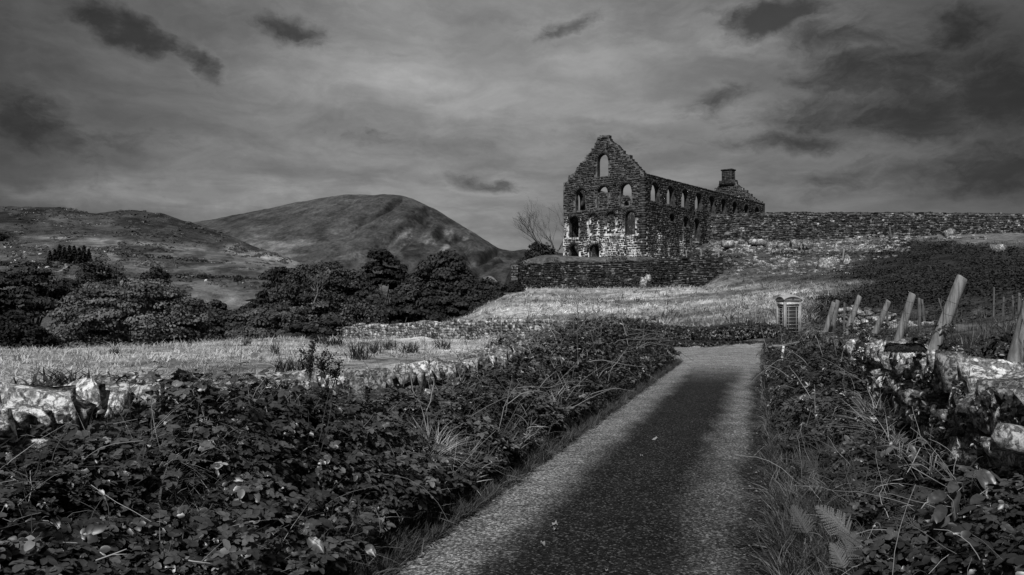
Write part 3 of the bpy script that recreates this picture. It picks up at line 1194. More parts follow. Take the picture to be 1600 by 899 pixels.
def lane_wall(name, label, offset, side, y0, y1, hf, depth, obj_range, zf, tone=1.0, vis=None, cap=(.1, .28)):
    """drystone wall along the lane; stones inside obj_range are objects, the hidden rest is one heap"""
    root = empty(name, (float((xl(y0) if side < 0 else xr(y0)) + side * offset), y0, zf(y0)))
    tag(root, label, 'wall')
    rest = Soup()
    ang = math.atan2(1, .309)
    nobj = 0
    cand = []
    y = y0
    # courses
    Lf = math.hypot(1, .309)
    lev = 0
    base = 0.0
    while base < 1.6:
        h = random.uniform(.13, .24)
        y = y0
        while y < y1:
            l = random.choice((random.uniform(.14, .3), random.uniform(.25, .55)))
            yc = y + l / 2 / Lf
            top = hf(yc)
            if base + h <= top + .04:
                x = (xl(yc) if side < 0 else xr(yc)) + side * (offset + depth / 2)
                batter = (top - base) * .07
                for face in (-1, 1):
                    xx = x + side * face * (depth / 4 + batter * .5) + random.uniform(-.03, .03)
                    cand.append((xx, yc, zf(yc) + base + h / 2, l, depth * .55, h, face, top - base - h))
            y += l / Lf
        base += h
    # coping stones, tilted on edge
    y = y0
    while y < y1:
        l = random.uniform(*cap)
        yc = y + l / 2 / Lf
        x = (xl(yc) if side < 0 else xr(yc)) + side * (offset + depth / 2)
        h = random.uniform(.16, .34)
        cand.append((x + random.uniform(-.05, .05), yc, zf(yc) + hf(yc) + h * .3, l, depth * random.uniform(.7, 1.0), h, 0, -1))
        y += l / Lf * .92
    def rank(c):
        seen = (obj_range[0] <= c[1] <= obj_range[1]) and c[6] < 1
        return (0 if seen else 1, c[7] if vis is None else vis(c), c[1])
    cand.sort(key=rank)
    for k, (x, yc, z, l, d, h, face, below) in enumerate(cand):
        rot = (random.uniform(-.25, .25), random.uniform(-.25, .25), ang + random.uniform(-.3, .3))
        if k < 290 and obj_range[0] <= yc <= obj_range[1] and face < 1:
            stone_obj(root, (x, yc, z), (l * .82, d * random.uniform(.75, 1.0), h * .9), (rot[0] * 1.3, rot[1] * 1.5, rot[2]))
        else:
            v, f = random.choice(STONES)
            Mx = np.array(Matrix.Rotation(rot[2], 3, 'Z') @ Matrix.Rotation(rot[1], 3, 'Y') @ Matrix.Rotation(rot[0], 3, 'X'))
            rest.add((v * np.array((l * .85, d * .9, h * .9))) @ Mx.T + np.array((x, yc, z)) - np.array(root.location), [f], random.uniform(.12, .6))  # core stones toned dark: the shade of the joints put into their colour
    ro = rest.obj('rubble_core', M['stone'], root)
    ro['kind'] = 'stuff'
    return root


def left_h(y): return float(np.interp(y, [2, 4, 5, 7, 9, 12, 14, 28], [.86, .9, .93, .8, .72, .7, .78, .85]))
def right_h(y): return float(np.interp(y, [2, 4, 5, 8, 10, 14, 25], [1.0, 1.02, 1.02, .97, .95, .85, .7]))


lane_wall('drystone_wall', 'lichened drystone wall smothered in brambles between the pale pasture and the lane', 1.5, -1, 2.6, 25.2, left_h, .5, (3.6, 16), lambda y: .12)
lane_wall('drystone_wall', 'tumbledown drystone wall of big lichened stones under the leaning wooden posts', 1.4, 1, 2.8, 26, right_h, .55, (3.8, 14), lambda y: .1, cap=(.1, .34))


def path_wall(name, label, pts, hgt, depth, n_obj, mat, size, zf=None, heap=False):
    pts = np.array(pts, float)
    seg = np.linalg.norm(np.diff(pts, axis=0), axis=1)
    cum = np.concatenate([[0], np.cumsum(seg)])
    L = cum[-1]
    root = empty(name, (pts[0][0], pts[0][1], float(Hs(*pts[0]))))
    tag(root, label, 'wall')
    items = []
    u = 0.0
    base = 0.0
    while base < hgt:
        h = random.uniform(*size) * .62
        u = 0.0
        while u < L:
            l = random.uniform(*size) * 1.25
            x, y = np.interp(u, cum, pts[:, 0]), np.interp(u, cum, pts[:, 1])
            k = min(np.searchsorted(cum, u, side='right') - 1, len(seg) - 1)
            d = (pts[k + 1] - pts[k]) / seg[k]
            nrm = np.array((d[1], -d[0]))
            wdt = depth * (1 - .55 * base / hgt) if heap else depth * .5
            drop = random.random() < (base / hgt) ** 2 * .8 if heap else (base + h > hgt * (.9 + .2 * fbm(u * .5, 3)))
            if not drop:
                for fc in ((1, -1) if not heap else (1, 0, -1)):
                    o = nrm * fc * wdt * random.uniform(.7, 1.0) * .6
                    items.append((x + o[0], y + o[1], base + h / 2, l, h, math.atan2(d[1], d[0]), fc))
            u += l
        base += h * .95
    random.shuffle(items)
    items.sort(key=lambda t: (-t[6], t[1]) if n_obj else 0)
    rest = Soup()
    zs = H(np.array([t[0] for t in items]), np.array([t[1] for t in items]))
    for k, ((x, y, b, l, h, a, fc), zg) in enumerate(zip(items, zs)):
        tl = .35 if heap else .08
        rot = (random.uniform(-tl, tl), random.uniform(-tl, tl), a + random.uniform(-tl, tl) * 1.5)
        sz = (l * 1.05, depth * .55 if not heap else l * .8, h * 1.15)
        if k < n_obj:
            stone_obj(root, (x, y, zg + b), sz, rot)
        else:
            v, f = random.choice(STONES)
            Mx = np.array(Matrix.Rotation(rot[2], 3, 'Z') @ Matrix.Rotation(rot[1], 3, 'Y') @ Matrix.Rotation(rot[0], 3, 'X'))
            rest.add((v * np.array(sz)) @ Mx.T + np.array((x, y, zg + b)) - np.array(root.location), [f], random.uniform(.4, 1.7))
    if rest.n:
        ro = rest.obj('stonework', mat, root)
        ro['kind'] = 'stuff'
    return root


path_wall('field_wall', 'low grey drystone wall crossing below the bright grassy slope', [(-14.6, 70), (-9, 64.5), (-4, 58.5), (2.4, 50), (5.2, 43), (6.6, 37.5)], 1.35, .5, 0, M['stone_mid'], (.2, .42))
path_wall('rubble_wall', 'collapsed rubble wall with scattered stones below the dark heather slope', [(17.5, 42), (18.2, 38), (17.8, 33), (17.2, 29), (19.5, 27.5), (24, 27.5)], .75, 1.3, 240, M['stone_mid'], (.22, .48), heap=True)


# ------------------------------------------------------------------ telephone box
def build_phone_box():
    root = empty('telephone_box', (13.55, 39.0, 0.0), rad(7.4))
    root.scale = (.97, .97, .955)
    tag(root, 'old telephone kiosk with domed roof and small panes standing at the lane junction', 'phone box')
    w = .45
    b = Soup()
    b.box((0, 0, .06), (.47, .47, .06))
    b.obj('plinth', M['dark'], root)
    f = Soup()
    for sx in (-1, 1):
        for sy in (-1, 1):
            f.box((sx * (w - .05), sy * (w - .05), 1.12), (.055, .055, 1.0))
            f.box((sx * (w - .03), sy * (w - .03), 1.12), (.02, .02, .99))
    for a in range(4):
        R = np.array(Matrix.Rotation(a * math.pi / 2, 3, 'Z'))
        f.box(R @ np.array((0, -(w - .045), 2.03)), (.34, .035, .1), R)
        f.box(R @ np.array((0, -(w - .05), 2.17)), (.45 - .0, .045, .05), R)
    f.obj('frame', M['paint'], root)
    # sail-vault roof: a sphere cut by the square plan
    n = 13
    g = np.linspace(-.485, .485, n)
    X, Y = np.meshgrid(g, g)
    Rr = .95
    Z = np.sqrt(Rr ** 2 - X ** 2 - Y ** 2)
    Z = 2.24 + (Z - Z.min())
    i = (np.arange(n - 1)[:, None] * n + np.arange(n - 1)[None]).ravel()
    r = Soup()
    r.add(np.stack([X, Y, Z], -1).reshape(-1, 3), [np.stack([i, i + 1, i + n + 1, i + n], -1)], 1.35)
    edge = [(k, 0) for k in range(n)] + [(n - 1, k) for k in range(1, n)] + [(k, n - 1) for k in range(n - 2, -1, -1)] + [(0, k) for k in range(n - 2, 0, -1)]
    m = len(edge)
    top = np.array([(g[a], g[b_], Z[b_, a]) for a, b_ in edge])
    bot = top.copy()
    bot[:, 2] = 2.2
    bot[:, :2] *= .975
    k = np.arange(m)
    lip = top.copy()
    lip[:, 2] -= .045
    ins = lip.copy()
    ins[:, :2] *= .975
    VV = np.concatenate([top, lip, ins, bot])
    fs = []
    for q in range(3):
        fs.append(np.stack([k + q * m, k + (q + 1) * m, (k + 1) % m + (q + 1) * m, (k + 1) % m + q * m], -1))
    r.add(VV, fs, 1.0)
    r.obj('roof', M['paint'], root)
    # raised crest over each sign
    for a in range(4):
        R = np.array(Matrix.Rotation(a * math.pi / 2, 3, 'Z'))
        c = Soup()
        y0 = -.472
        c.box(R @ np.array((0, y0, 2.262)), (.05, .012, .012), R)
        for dx, hh in ((-.04, .02), (-.02, .028), (0, .036), (.02, .028), (.04, .02)):
            c.box(R @ np.array((dx, y0, 2.275 + hh / 2)), (.008, .01, hh / 2), R)
        c.obj('crown_emblem', M['dark'], root)
        s = Soup()
        s.box(R @ np.array((0, -(w - .006), 2.03)), (.32, .012, .052), R)
        so = s.obj('sign_panel', M['sign'], root)
        fc = bpy.data.curves.new('lettering', 'FONT')
        fc.body = 'TELEPHONE'
        fc.size = .092
        fc.align_x = 'CENTER'
        fc.align_y = 'CENTER'
        tmp = bpy.data.objects.new('tmp', fc)
        COL.objects.link(tmp)
        bpy.context.view_layer.update()
        me = bpy.data.meshes.new_from_object(tmp.evaluated_get(bpy.context.evaluated_depsgraph_get()))
        bpy.data.objects.remove(tmp)
        me.transform(Matrix.Rotation(a * math.pi / 2, 4, 'Z') @ Matrix.Translation((0, -(w + .009), 2.03)) @ Matrix.Rotation(math.pi / 2, 4, 'X'))
        me.materials.clear()
        me.materials.append(M['ink'])
        link('lettering', me, so)
    # three glazed sides and the back plate
    for a in (0, 1, 3):
        R = np.array(Matrix.Rotation(a * math.pi / 2, 3, 'Z'))
        d = Soup()
        y0 = -(w - .045)
        for sx in (-1, 1):
            d.box(R @ np.array((sx * .325, y0, 1.03)), (.025, .022, .88), R)
        d.box(R @ np.array((0, y0, .29)), (.3, .022, .14), R)
        d.box(R @ np.array((0, y0, 1.89)), (.3, .022, .03), R)
        nm = 'door' if a == 0 else 'glazed_side'
        do = d.obj(nm, M['paint'], root)
        gb = Soup()
        for sx in (-1, 1):
            gb.box(R @ np.array((sx * .2, y0, 1.145)), (.012, .016, .71), R)
        for q in range(1, 8):
            gb.box(R @ np.array((0, y0, .43 + q * 1.43 / 8)), (.3, .014, .013), R)
        gb.obj('glazing_bars', M['paint'], do)
        gl = Soup()
        gl.box(R @ np.array((0, y0 + .006, 1.145)), (.3, .003, .715), R)
        gl.obj('glass', M['glass'], do)
        if a == 0:
            h = Soup()
            h.box(R @ np.array((.325, y0 - .045, 1.05)), (.012, .02, .07), R)
            h.obj('handle', M['dark'], do)
    p = Soup()
    p.box((0, w - .05, 1.12), (.34, .02, .98))
    p.obj('back_panel', M['dark'], root)
    p = Soup()
    p.box((0, w - .17, 1.25), (.2, .09, .34))
    p.box((-.1, w - .29, 1.4), (.035, .03, .12))
    p.obj('payphone', M['dark'], root)
    p = Soup()
    p.box((0, w - .12, .85), (.3, .06, .02))
    p.obj('shelf', M['dark'], root)


build_phone_box()


# ------------------------------------------------------------------ posts and wire
def post(name, label, foot, tip, r, cat='post', group=None, m=None, seg=9, sunk=.45, tone=1.0, tilt=0):
    """round split-timber post from its foot to its tip"""
    foot, tip = Vector(foot), Vector(tip)
    ax = (tip - foot)
    L = ax.length
    a = ax.normalized()
    ex = a.cross(Vector((0, 1, .02))).normalized()
    ey = a.cross(ex)
    sp = Soup()
    th = np.arange(12) / 12 * 2 * math.pi
    prof = 1 + np.array([random.uniform(-.07, .07) for _ in th])
    zs = np.concatenate([[-sunk], np.linspace(0, L - .012, seg), [L]])
    V = []
    r *= .82
    for z in zs:
        rr = r * (1.05 - .1 * z / L) * (.9 if z == L else 1)
        bend = .012 * math.sin(z * 2.1 + r * 90)
        for t, p_ in zip(th, prof):
            q = ex * (math.cos(t) * rr * p_ + bend) + ey * math.sin(t) * rr * p_ + a * (z + (math.cos(t) * r * .25 if z >= L - .013 else 0))
            V.append(q)
    n = 12
    i = np.arange(len(zs) - 1)[:, None] * n
    j = np.arange(n)[None]
    Q = np.stack([i + j, i + (j + 1) % n, i + n + (j + 1) % n, i + n + j], -1).reshape(-1, 4)
    sp.add(np.array([tuple(v) for v in V]), [Q, np.array([[(len(zs) - 1) * n + k for k in range(n)]])], tone)
    o = sp.obj(name, m or M['wood'])
    o.location = foot
    tag(o, label, cat, group)
    return o


LP = [((1590, 566, 6.1), (1617, 470, 6.1), .088, 'thick wooden post cut by the edge of the picture beside the wire netting'),
      ((1463, 535, 8.9), (1505, 434, 8.8), .076, 'tallest wooden post, leaning steeply out of the lichened wall'),
      ((1404, 526, 11.1), (1426, 459, 11.0), .066, 'leaning post second in height, between the tallest post and the notched one'),
      ((1370, 512, 13.3), (1388, 470, 13.2), .056, 'short leaning post with a ragged notched top'),
      ((1325, 512, 17.3), (1344, 463, 17.2), .072, 'leaning post between the paired posts and the notched post'),
      ((1291, 516, 22.3), (1304, 473, 22.2), .085, 'front post of the leaning pair nearest the telephone kiosk'),
      ((1300, 516, 22.9), (1310, 470, 22.9), .085, 'darker rear post of the leaning pair nearest the telephone kiosk')]
for (a, b, r_, lab) in LP:
    post('fence_post', lab, P(*a), P(*b), r_, 'post', 'leaning posts along the wall', tone=.75 if 'darker' in lab else 1.0)


def build_wire():
    """sheep netting strung between the posts behind the wall"""
    feet = [P(1650, 560, 5.2), P(1594, 548, 6.15), P(1470, 521, 9.0), P(1409, 512, 11.2), P(1374, 504, 13.4), P(1329, 503, 17.4), P(1297, 501, 22.5)]
    sp = Soup()
    hts = [-.12, .0, .12, .24, .38, .54]
    for k in range(len(feet) - 1):
        a, b = np.array(feet[k]), np.array(feet[k + 1])
        L = np.linalg.norm(b - a)
        n = max(6, int(L / .3))
        t = np.linspace(0, 1, n)
        base = a + (b - a) * t[:, None]
        sag = -.09 * np.sin(t * math.pi)
        rows = []
        for h in hts:
            q = base.copy()
            q[:, 2] += h - .12 + sag + (fbm(t * 7 + k * 3, h * 5, 0, 77) - .5) * .06
            q[:, 0] += (fbm(t * 6, h * 5 + 4, 0, 78) - .5) * .08
            rows.append(q)
            sp.tube(q, .0026, 4)
        rows = np.array(rows)
        m = int(L / .15) if k < 4 else int(L / .3)
        for tt in np.linspace(0, 1, m):
            f = tt * (n - 1)
            i = min(int(f), n - 2)
            col = rows[:, i] + (rows[:, i + 1] - rows[:, i]) * (f - i)
            sp.tube(col, .0022, 3)
    o = sp.obj('wire_netting', M['wire'])
    tag(o, 'sagging sheep netting strung between the leaning wooden posts', 'wire fence')


build_wire()
# small stakes on the slope and by the rubble heap: (px, py foot, px, py top, Y, radius, label)
ST = [(1073, 403, 1072, 391, 111, .1, 'thin pale stake nearest the corner of the ruined mill'), (1096, 401, 1095, 389, 110, .12, 'pale stake on the slope second from the ruined mill'),
      (1123, 404, 1123, 389, 108, .13, 'pale stake on the slope third from the ruined mill'), (1317, 404, 1319, 389, 100, .12, 'whitish stake just above the biggest pale boulder'),
      (1328, 396, 1329, 385, 108, .09, 'faint thin stake behind the whitish stake above the boulder'), (1393, 375, 1390, 355, 118, .15, 'lone grey post standing under the embankment wall'),
      (1319, 500, 1319, 473, 27, .045, 'thin upright stake between the paired posts and the next leaning post'), (1436, 500, 1436, 466, 27.5, .06, 'squat round stake among the rubble beside the second post'),
      (1442, 484, 1440, 468, 31, .05, 'small stub of a stake behind the squat round stake'), (1553, 474, 1553, 449, 27.4, .035, 'tallest thin stake rising from the rubble heap'),
      (1568, 476, 1568, 464, 27.6, .04, 'short stub on top of the rubble heap between two stakes'), (1592, 474, 1592, 458, 27.5, .055, 'wide stake at the end of the rubble heap'),
      (1583, 474, 1582, 462, 28, .035, 'short stake just before the wide stake on the rubble heap'), (1386, 487, 1385, 472, 30, .04, 'weathered little stake beside the ragged notched post'),
      (1470, 478, 1466, 466, 33, .04, 'tiny stake in the heather behind the tallest leaning post')]
for (a, b, c, d, Y, r_, lab) in ST:
    post('stake', lab, P(a, b, Y), P(c, d, Y), r_, 'stake', 'small stakes on the slope', tone=1.15 if 'pale' in lab or 'whit' in lab else .6, seg=4)
post('marker_stake', 'short white painted marker in the hedge beside the lane', P(1223, 557, 17.5), P(1224.5, 541, 17.5), .035, 'marker', None, M['white'], 4)
pl = Soup()
pl.tube([P(1208, 541, 17.6), P(1222, 541.5, 17.7), P(1240, 537, 17.9), P(1258, 533, 18.1)], [.03, .04, .035, .02], 6)
tag(pl.obj('fallen_branch', M['deadwood']), 'bare grey branch lying on the hedge above the white marker', 'branch')

# boulders on the hill
BL = [(1293, 420, 97, 24, 15, 'biggest pale boulder on the slope, wedge shaped', 1.6), (1324, 416, 98, 10, 15, 'upright pale boulder beside the biggest one', 1.4), (1310, 422, 97, 14, 9, 'dark boulder between the two pale boulders', .5),
      (1560, 391, 88, 20, 7, 'flat pale slab lying in the heather on the slope', 1.5), (1184, 380, 116, 22, 5, 'long white slab under the embankment wall', 1.7), (1137, 383, 115, 16, 5, 'white slab nearest the mill under the embankment wall', 1.6),
      (1206, 384, 114, 13, 5, 'small white slab beyond the long slab', 1.4), (1006, 443, 98, 9, 9, 'pale stone at the foot of the terrace wall', 1.5), (1013, 436, 99, 7, 6, 'small pale stone fallen against the terrace wall', 1.4),
      (1243, 384, 112, 12, 8, 'grey rock under the embankment among scree', 1.1), (1262, 384, 112, 11, 8, 'round grey rock at the end of the scree', 1.0), (1483, 366, 118, 14, 6, 'low pale rock near the top of the right slope', 1.2)]
for (px, py, Y, wp, hp, lab, tn) in BL:
    v, f = stone_mesh(random.randrange(9999))
    w, h = wp / F * Y * 1.15, hp / F * Y * 1.3
    x = (px - 800) / F * Y
    v2 = v * np.array((w, w * .7, h * 1.5))
    o = mk('boulder', v2, [f], M['stone_mid'], tn * .9)
    zc = EYE + (HZ - py) / F * Y
    o.location = (x, Y, zc + h * .1)
    o.rotation_euler = (0, random.uniform(-.15, .15), random.uniform(-.4, .4))
    tag(o, lab, 'boulder', 'pale rocks on the slope')
# uncounted scree below the embankment and along the old walls of the slope
sc = Soup()
for (x0, x1, y0, y1, n, s0, tn) in [(1105, 1420, 370, 394, 800, .5, 1.2), (1040, 1330, 385, 430, 500, .4, 1.0), (1180, 1400, 400, 424, 260, .5, 1.1), (1380, 1540, 364, 374, 90, .5, 1.0), (1000, 1030, 425, 450, 40, .5, 1.0), (1110, 1180, 388, 402, 60, .4, 1.0)]:
    for k in range(n):
        px, py = random.uniform(x0, x1), random.uniform(y0, y1)
        if (y0 == 400) and abs(py - (404 + (1290 - px) * .1)) > 9: continue
        Y = on_ground(px, py, 60)
        if Y is None or Y > 140: continue
        p = P(px, py, Y)
        v, f = random.choice(STONES)
        s_ = s0 * random.uniform(.4, 1.7)
        R = np.array(Matrix.Rotation(random.uniform(0, 6.3), 3, 'Z'))
        sc.add((v * np.array((s_ * 1.3, s_, s_ * .55))) @ R.T + np.array(p), [f], random.choice((.35, .5, .8, 1.0, 1.3)) * tn)
so = sc.obj('scree', M['stone_mid'])
tag(so, kind='stuff')


# ------------------------------------------------------------------ trees
LEAFQ = np.array([(-.5, -.32, 0), (.05, -.42, .1), (.55, 0, -.02), (.05, .42, .1), (-.5, .32, 0), (0, 0, .16)])
LEAFQF = [np.array([[0, 1, 5], [1, 2, 5], [2, 3, 5], [3, 4, 5], [4, 0, 5]])]
LEAF4 = np.array([(-.5, 0, 0), (0, -.4, .08), (.5, 0, -.05), (0, .4, .08)])
LEAF4F = [np.array([[0, 1, 2], [0, 2, 3]])]


def crown(seed, rx, ry, h0, h1, nclump, nleaf, leaf, flat=.45, cs=.3, top=1.0, gaps=.15, spread=1.0, lean=0.0):
    """crown of layered leaf clumps in an irregular dome between h0 and h1"""
    r_ = np.random.default_rng(seed)
    sp = Soup()
    nclump, flat = int(nclump * 1.5), flat * 1.45
    cz, hz = h0 + (h1 - h0) * .38, (h1 - h0)
    for k in range(nclump):
        a = r_.uniform(0, 6.2832)
        w = r_.uniform(-.5, 1.0) if k > 3 else r_.uniform(.85, .99)
        el = math.asin(w)
        rr = r_.uniform(.74, .92) if r_.random() > .12 else r_.uniform(.3, .7)
        wob = .84 + .28 * float(vnoise(math.cos(a) * 1.4 + 5, math.sin(a) * 1.4 + 5, w * 1.5, seed))
        rr *= wob
        cx, cy = math.cos(a) * math.cos(el) * rx * rr, math.sin(a) * math.cos(el) * ry * rr
        c = np.array((cx + lean * (w * .5 + .3) * rx, cy, cz + math.sin(el) * rr * (hz * .58 * top if el > 0 else hz * .38)))
        s_ = cs * (rx + ry) / 2 * r_.uniform(.85, 1.5)
        n = int(nleaf * r_.uniform(.6, 1.3))
        d = r_.normal(size=(n, 3))
        d /= np.linalg.norm(d, axis=1)[:, None]
        d[:, 2] = np.abs(d[:, 2]) * 1.0 - .25
        rad_ = r_.uniform(.55, 1.05, n)[:, None]
        pos = c + d * rad_ * np.array((s_, s_, s_ * flat))
        nr = d * np.array((1, 1, 1.6)) + r_.normal(0, .35, (n, 3)) + np.array((0, 0, .35))
        fw = r_.normal(size=(n, 3)) + d * .6 - np.array((0, 0, .4))
        R = basis(nr, fw)
        tone = r_.uniform(.6, 1.6) * r_.uniform(.6, 1.4, n)
        sp.scatter(LEAF4, LEAF4F, pos, R, leaf * r_.uniform(.6, 1.3, n), tone)
    return sp


def limbs(seed, h, r, spread, sp=None, n=6, lean=0.0):
    r_ = random.Random(seed)
    sp = sp or Soup()
    top = h * .45
    pts = [(0, 0, -.6), (r_.uniform(-.1, .1), 0, top * .5), (lean * .3, r_.uniform(-.2, .2), top)]
    sp.tube(pts, [r * 1.25, r, r * .8], 8)
    for k in range(n):
        a = k / n * 6.28 + r_.uniform(-.4, .4)
        z0 = top * r_.uniform(.6, 1.0)
        e = h * r_.uniform(.65, .95)
        rr = spread * r_.uniform(.5, .85)
        sp.tube([(0, 0, z0), (math.cos(a) * rr * .5, math.sin(a) * rr * .5, z0 + (e - z0) * .45), (math.cos(a) * rr, math.sin(a) * rr, e)], [r * .55, r * .35, r * .1], 6)
    return sp


def tree(name, label, px, Y, hw, top, base, cat='tree', group='trees in the valley wood', seed=None, nclump=70, nleaf=110, leaf=.42, flat=.45, low=.12, cs=.27, tone=1.0, trunk=.28, depth=.85, lean=0.0, mat=None):
    seed = seed or int(px * 7 + Y)
    x = (px - 800) / F * Y
    zt = EYE + (HZ - top) / F * Y
    h = zt - base
    w = hw / F * Y
    o = empty(name, (x, Y, base))
    tag(o, label, cat, group)
    if cat == 'tree':
        w, h = w * 1.1, h * 1.06
    c = crown(seed, w, w * depth, h * low, h, nclump, nleaf, leaf, flat, cs, lean=lean)
    co = c.obj('crown', mat or M['crown'], o)
    if tone != 1.0:
        at = co.data.attributes['tone']
        a = np.zeros(len(co.data.vertices), np.float32)
        at.data.foreach_get('value', a)
        at.data.foreach_set('value', a * tone)
    limbs(seed, h * .8, trunk, w * .8, lean=lean).obj('trunk', M['bark'], o)
    return o


tree('broadleaf_tree', 'largest spreading sycamore-like tree with layered leaf clumps above the pale pasture', 212, 84, 126, 432, -6.2, nclump=160, nleaf=200, leaf=.30, flat=.34, low=.02, cs=.16, tone=1.7, trunk=.5)
tree('broadleaf_tree', 'dark tree with a visible trunk beside the largest spreading tree', 42, 92, 72, 421, -6.6, nclump=75, nleaf=130, flat=.32, low=.42, cs=.24, tone=.5, trunk=.4)
tree('broadleaf_tree', 'smooth dome topped tree behind the largest spreading tree', 158, 112, 56, 404, -6.5, nclump=80, nleaf=130, flat=.42, low=.1, cs=.24, tone=.7, leaf=.34)
tree('broadleaf_tree', 'small very dark tree above the crown of the largest tree', 243, 150, 28, 416, -4, nclump=45, nleaf=80, leaf=.5, flat=.6, low=.1, cs=.3, tone=.45)
tree('broadleaf_tree', 'broad domed tree on the left flank of the valley wood', 505, 96, 78, 406, -6, nclump=110, nleaf=180, leaf=.32, flat=.42, low=.05, cs=.22, tone=.95)
tree('broadleaf_tree', 'low leafy tree in front of the broad domed tree', 432, 83, 72, 470, -6, nclump=100, nleaf=170, flat=.36, low=.02, cs=.2, tone=1.35, leaf=.28)
tree('pine_tree', 'flat topped dark pine rising over the valley wood', 597, 112, 27, 393, -5, nclump=40, nleaf=110, flat=.4, low=.5, cs=.32, tone=.35, leaf=.45)
tree('broadleaf_tree', 'round headed tree between the pine and the broad domed tree', 553, 99, 48, 418, -5.5, nclump=80, nleaf=120, flat=.45, low=.05, cs=.25, tone=.75)
tree('birch_tree', 'loose pale young tree with thin leaves before the wood', 563, 80, 40, 470, -4.5, nclump=60, nleaf=45, leaf=.28, flat=1.0, low=.05, cs=.3, tone=1.3, trunk=.12)
tree('broadleaf_tree', 'tall humped tree at the right shoulder of the valley wood', 690, 108, 52, 391, -4.5, nclump=90, nleaf=140, flat=.45, low=.05, cs=.24, tone=.7)
tree('broadleaf_tree', 'rounded tree left of the tall humped tree', 640, 97, 46, 436, -5, nclump=70, nleaf=120, flat=.45, low=.05, cs=.25, tone=.6)
tree('broadleaf_tree', 'sprawling dark tree between the wood and the terrace wall', 750, 106, 72, 432, -3.5, nclump=90, nleaf=130, flat=.4, low=.02, cs=.2, tone=.45)
tree('broadleaf_tree', 'dark low tree by the left end of the field wall', 618, 84, 56, 474, -5, nclump=80, nleaf=120, flat=.4, low=.02, cs=.22, tone=.45)
tree('broadleaf_tree', 'dark crown at the foot of the grassy slope', 700, 93, 56, 458, -4.5, nclump=80, nleaf=120, flat=.42, low=.02, cs=.22, tone=.42)
tree('broadleaf_tree', 'small round pale edged tree against the grassy slope', 735, 98, 28, 462, -2.0, nclump=50, nleaf=90, flat=.5, low=.05, cs=.3, tone=.75)
tree('broadleaf_tree', 'mid height tree filling the gap before the sloping field', 372, 96, 44, 484, -7, nclump=70, nleaf=110, flat=.4, low=.02, cs=.24, tone=.7)
tree('broadleaf_tree', 'dark trees edge at the far side of the wood', 435, 150, 32, 409, -5, nclump=50, nleaf=80, leaf=.55, flat=.5, low=.05, cs=.3, tone=.4)
tree('shrub', 'dark rounded shrub at the edge of the pasture', 12, 68, 56, 486, -3.6, 'shrub', 'shrubs at the pasture edge', nclump=80, nleaf=90, leaf=.26, flat=.8, low=.0, cs=.26, tone=.38, trunk=.1)
tree('shrub', 'low black shrub between the dark shrub and the largest tree', 62, 69, 34, 515, -3.4, 'shrub', 'shrubs at the pasture edge', nclump=60, nleaf=80, leaf=.24, flat=.8, low=.0, cs=.3, tone=.3, trunk=.1)
tree('shrub', 'dark bush growing at the foot of the terrace wall pier', 805, 100, 13, 440, 3.4, 'shrub', 'bushes by the mill', nclump=30, nleaf=60, leaf=.25, flat=.8, low=.0, cs=.4, tone=.4, trunk=.06)
tree('shrub', 'dark leafy bush beside the mill under the bare tree', 845, 128, 27, 374, 5.5, 'shrub', 'bushes by the mill', nclump=60, nleaf=80, leaf=.35, flat=.7, low=.0, cs=.32, tone=.4, trunk=.12)
tree('shrub', 'low dark bush between the mill bush and the terrace pier', 822, 122, 22, 398, 4.0, 'shrub', 'bushes by the mill', nclump=40, nleaf=70, leaf=.3, flat=.7, low=.0, cs=.35, tone=.35, trunk=.1)
tree('shrub', 'small lone round bush in the distant field', 372, 215, 7, 431, float(P(372, 440, 215).z) - .4, 'shrub', 'bushes in the far fields', nclump=14, nleaf=40, leaf=.45, flat=.8, low=0, cs=.45, tone=.6, trunk=.1)
tree('shrub', 'small dark bush crowning the wood by the pine', 629, 118, 8, 411, -1, 'shrub', 'bushes in the far fields', nclump=14, nleaf=40, leaf=.4, flat=.8, low=.6, cs=.5, tone=.4, trunk=.1)
for k, (px, Y, hw, top) in enumerate([(455, 108, 46, 432), (662, 118, 40, 420), (722, 118, 38, 425), (580, 90, 40, 448), (660, 88, 44, 480), (400, 108, 40, 465), (330, 104, 44, 470), (300, 92, 40, 462), (470, 78, 40, 500), (792, 114, 34, 442), (520, 80, 40, 490)]):
    lab = ['knobbly crown behind the broad domed tree', 'crown just behind the rounded tree in the wood', 'crown behind the tall humped tree toward the mountain', 'crown under the round headed tree', 'low crown beside the dark field wall tree',
           'crown beyond the low leafy tree', 'crown at the far right skirt of the largest tree', 'crown filling the right skirt of the largest tree', 'lowest leafy crown along the pasture edge', 'low crown just left of the terrace pier', 'short leafy crown left of the pale young tree'][k]
    tree('broadleaf_tree', lab, px, Y, hw, top, -5.5 if k != 9 else -2, nclump=60, nleaf=110, flat=.4, low=.02, cs=.25, tone=(.6, .5, .5, .65, .45, .6, .8, 1.0, .9, .4, .8)[k])


tree('shrub', 'dark shrub on the edge of the grassy slope under the terrace pier', 776, 99, 22, 452, 0.5, 'shrub', 'bushes by the mill', nclump=50, nleaf=80, leaf=.26, flat=.7, low=.0, cs=.34, tone=.45, trunk=.08)
tree('shrub', 'dark shrub where the grassy slope meets the wood', 745, 90, 22, 474, -2.2, 'shrub', 'bushes by the mill', nclump=50, nleaf=80, leaf=.26, flat=.7, low=.0, cs=.34, tone=.45, trunk=.08)


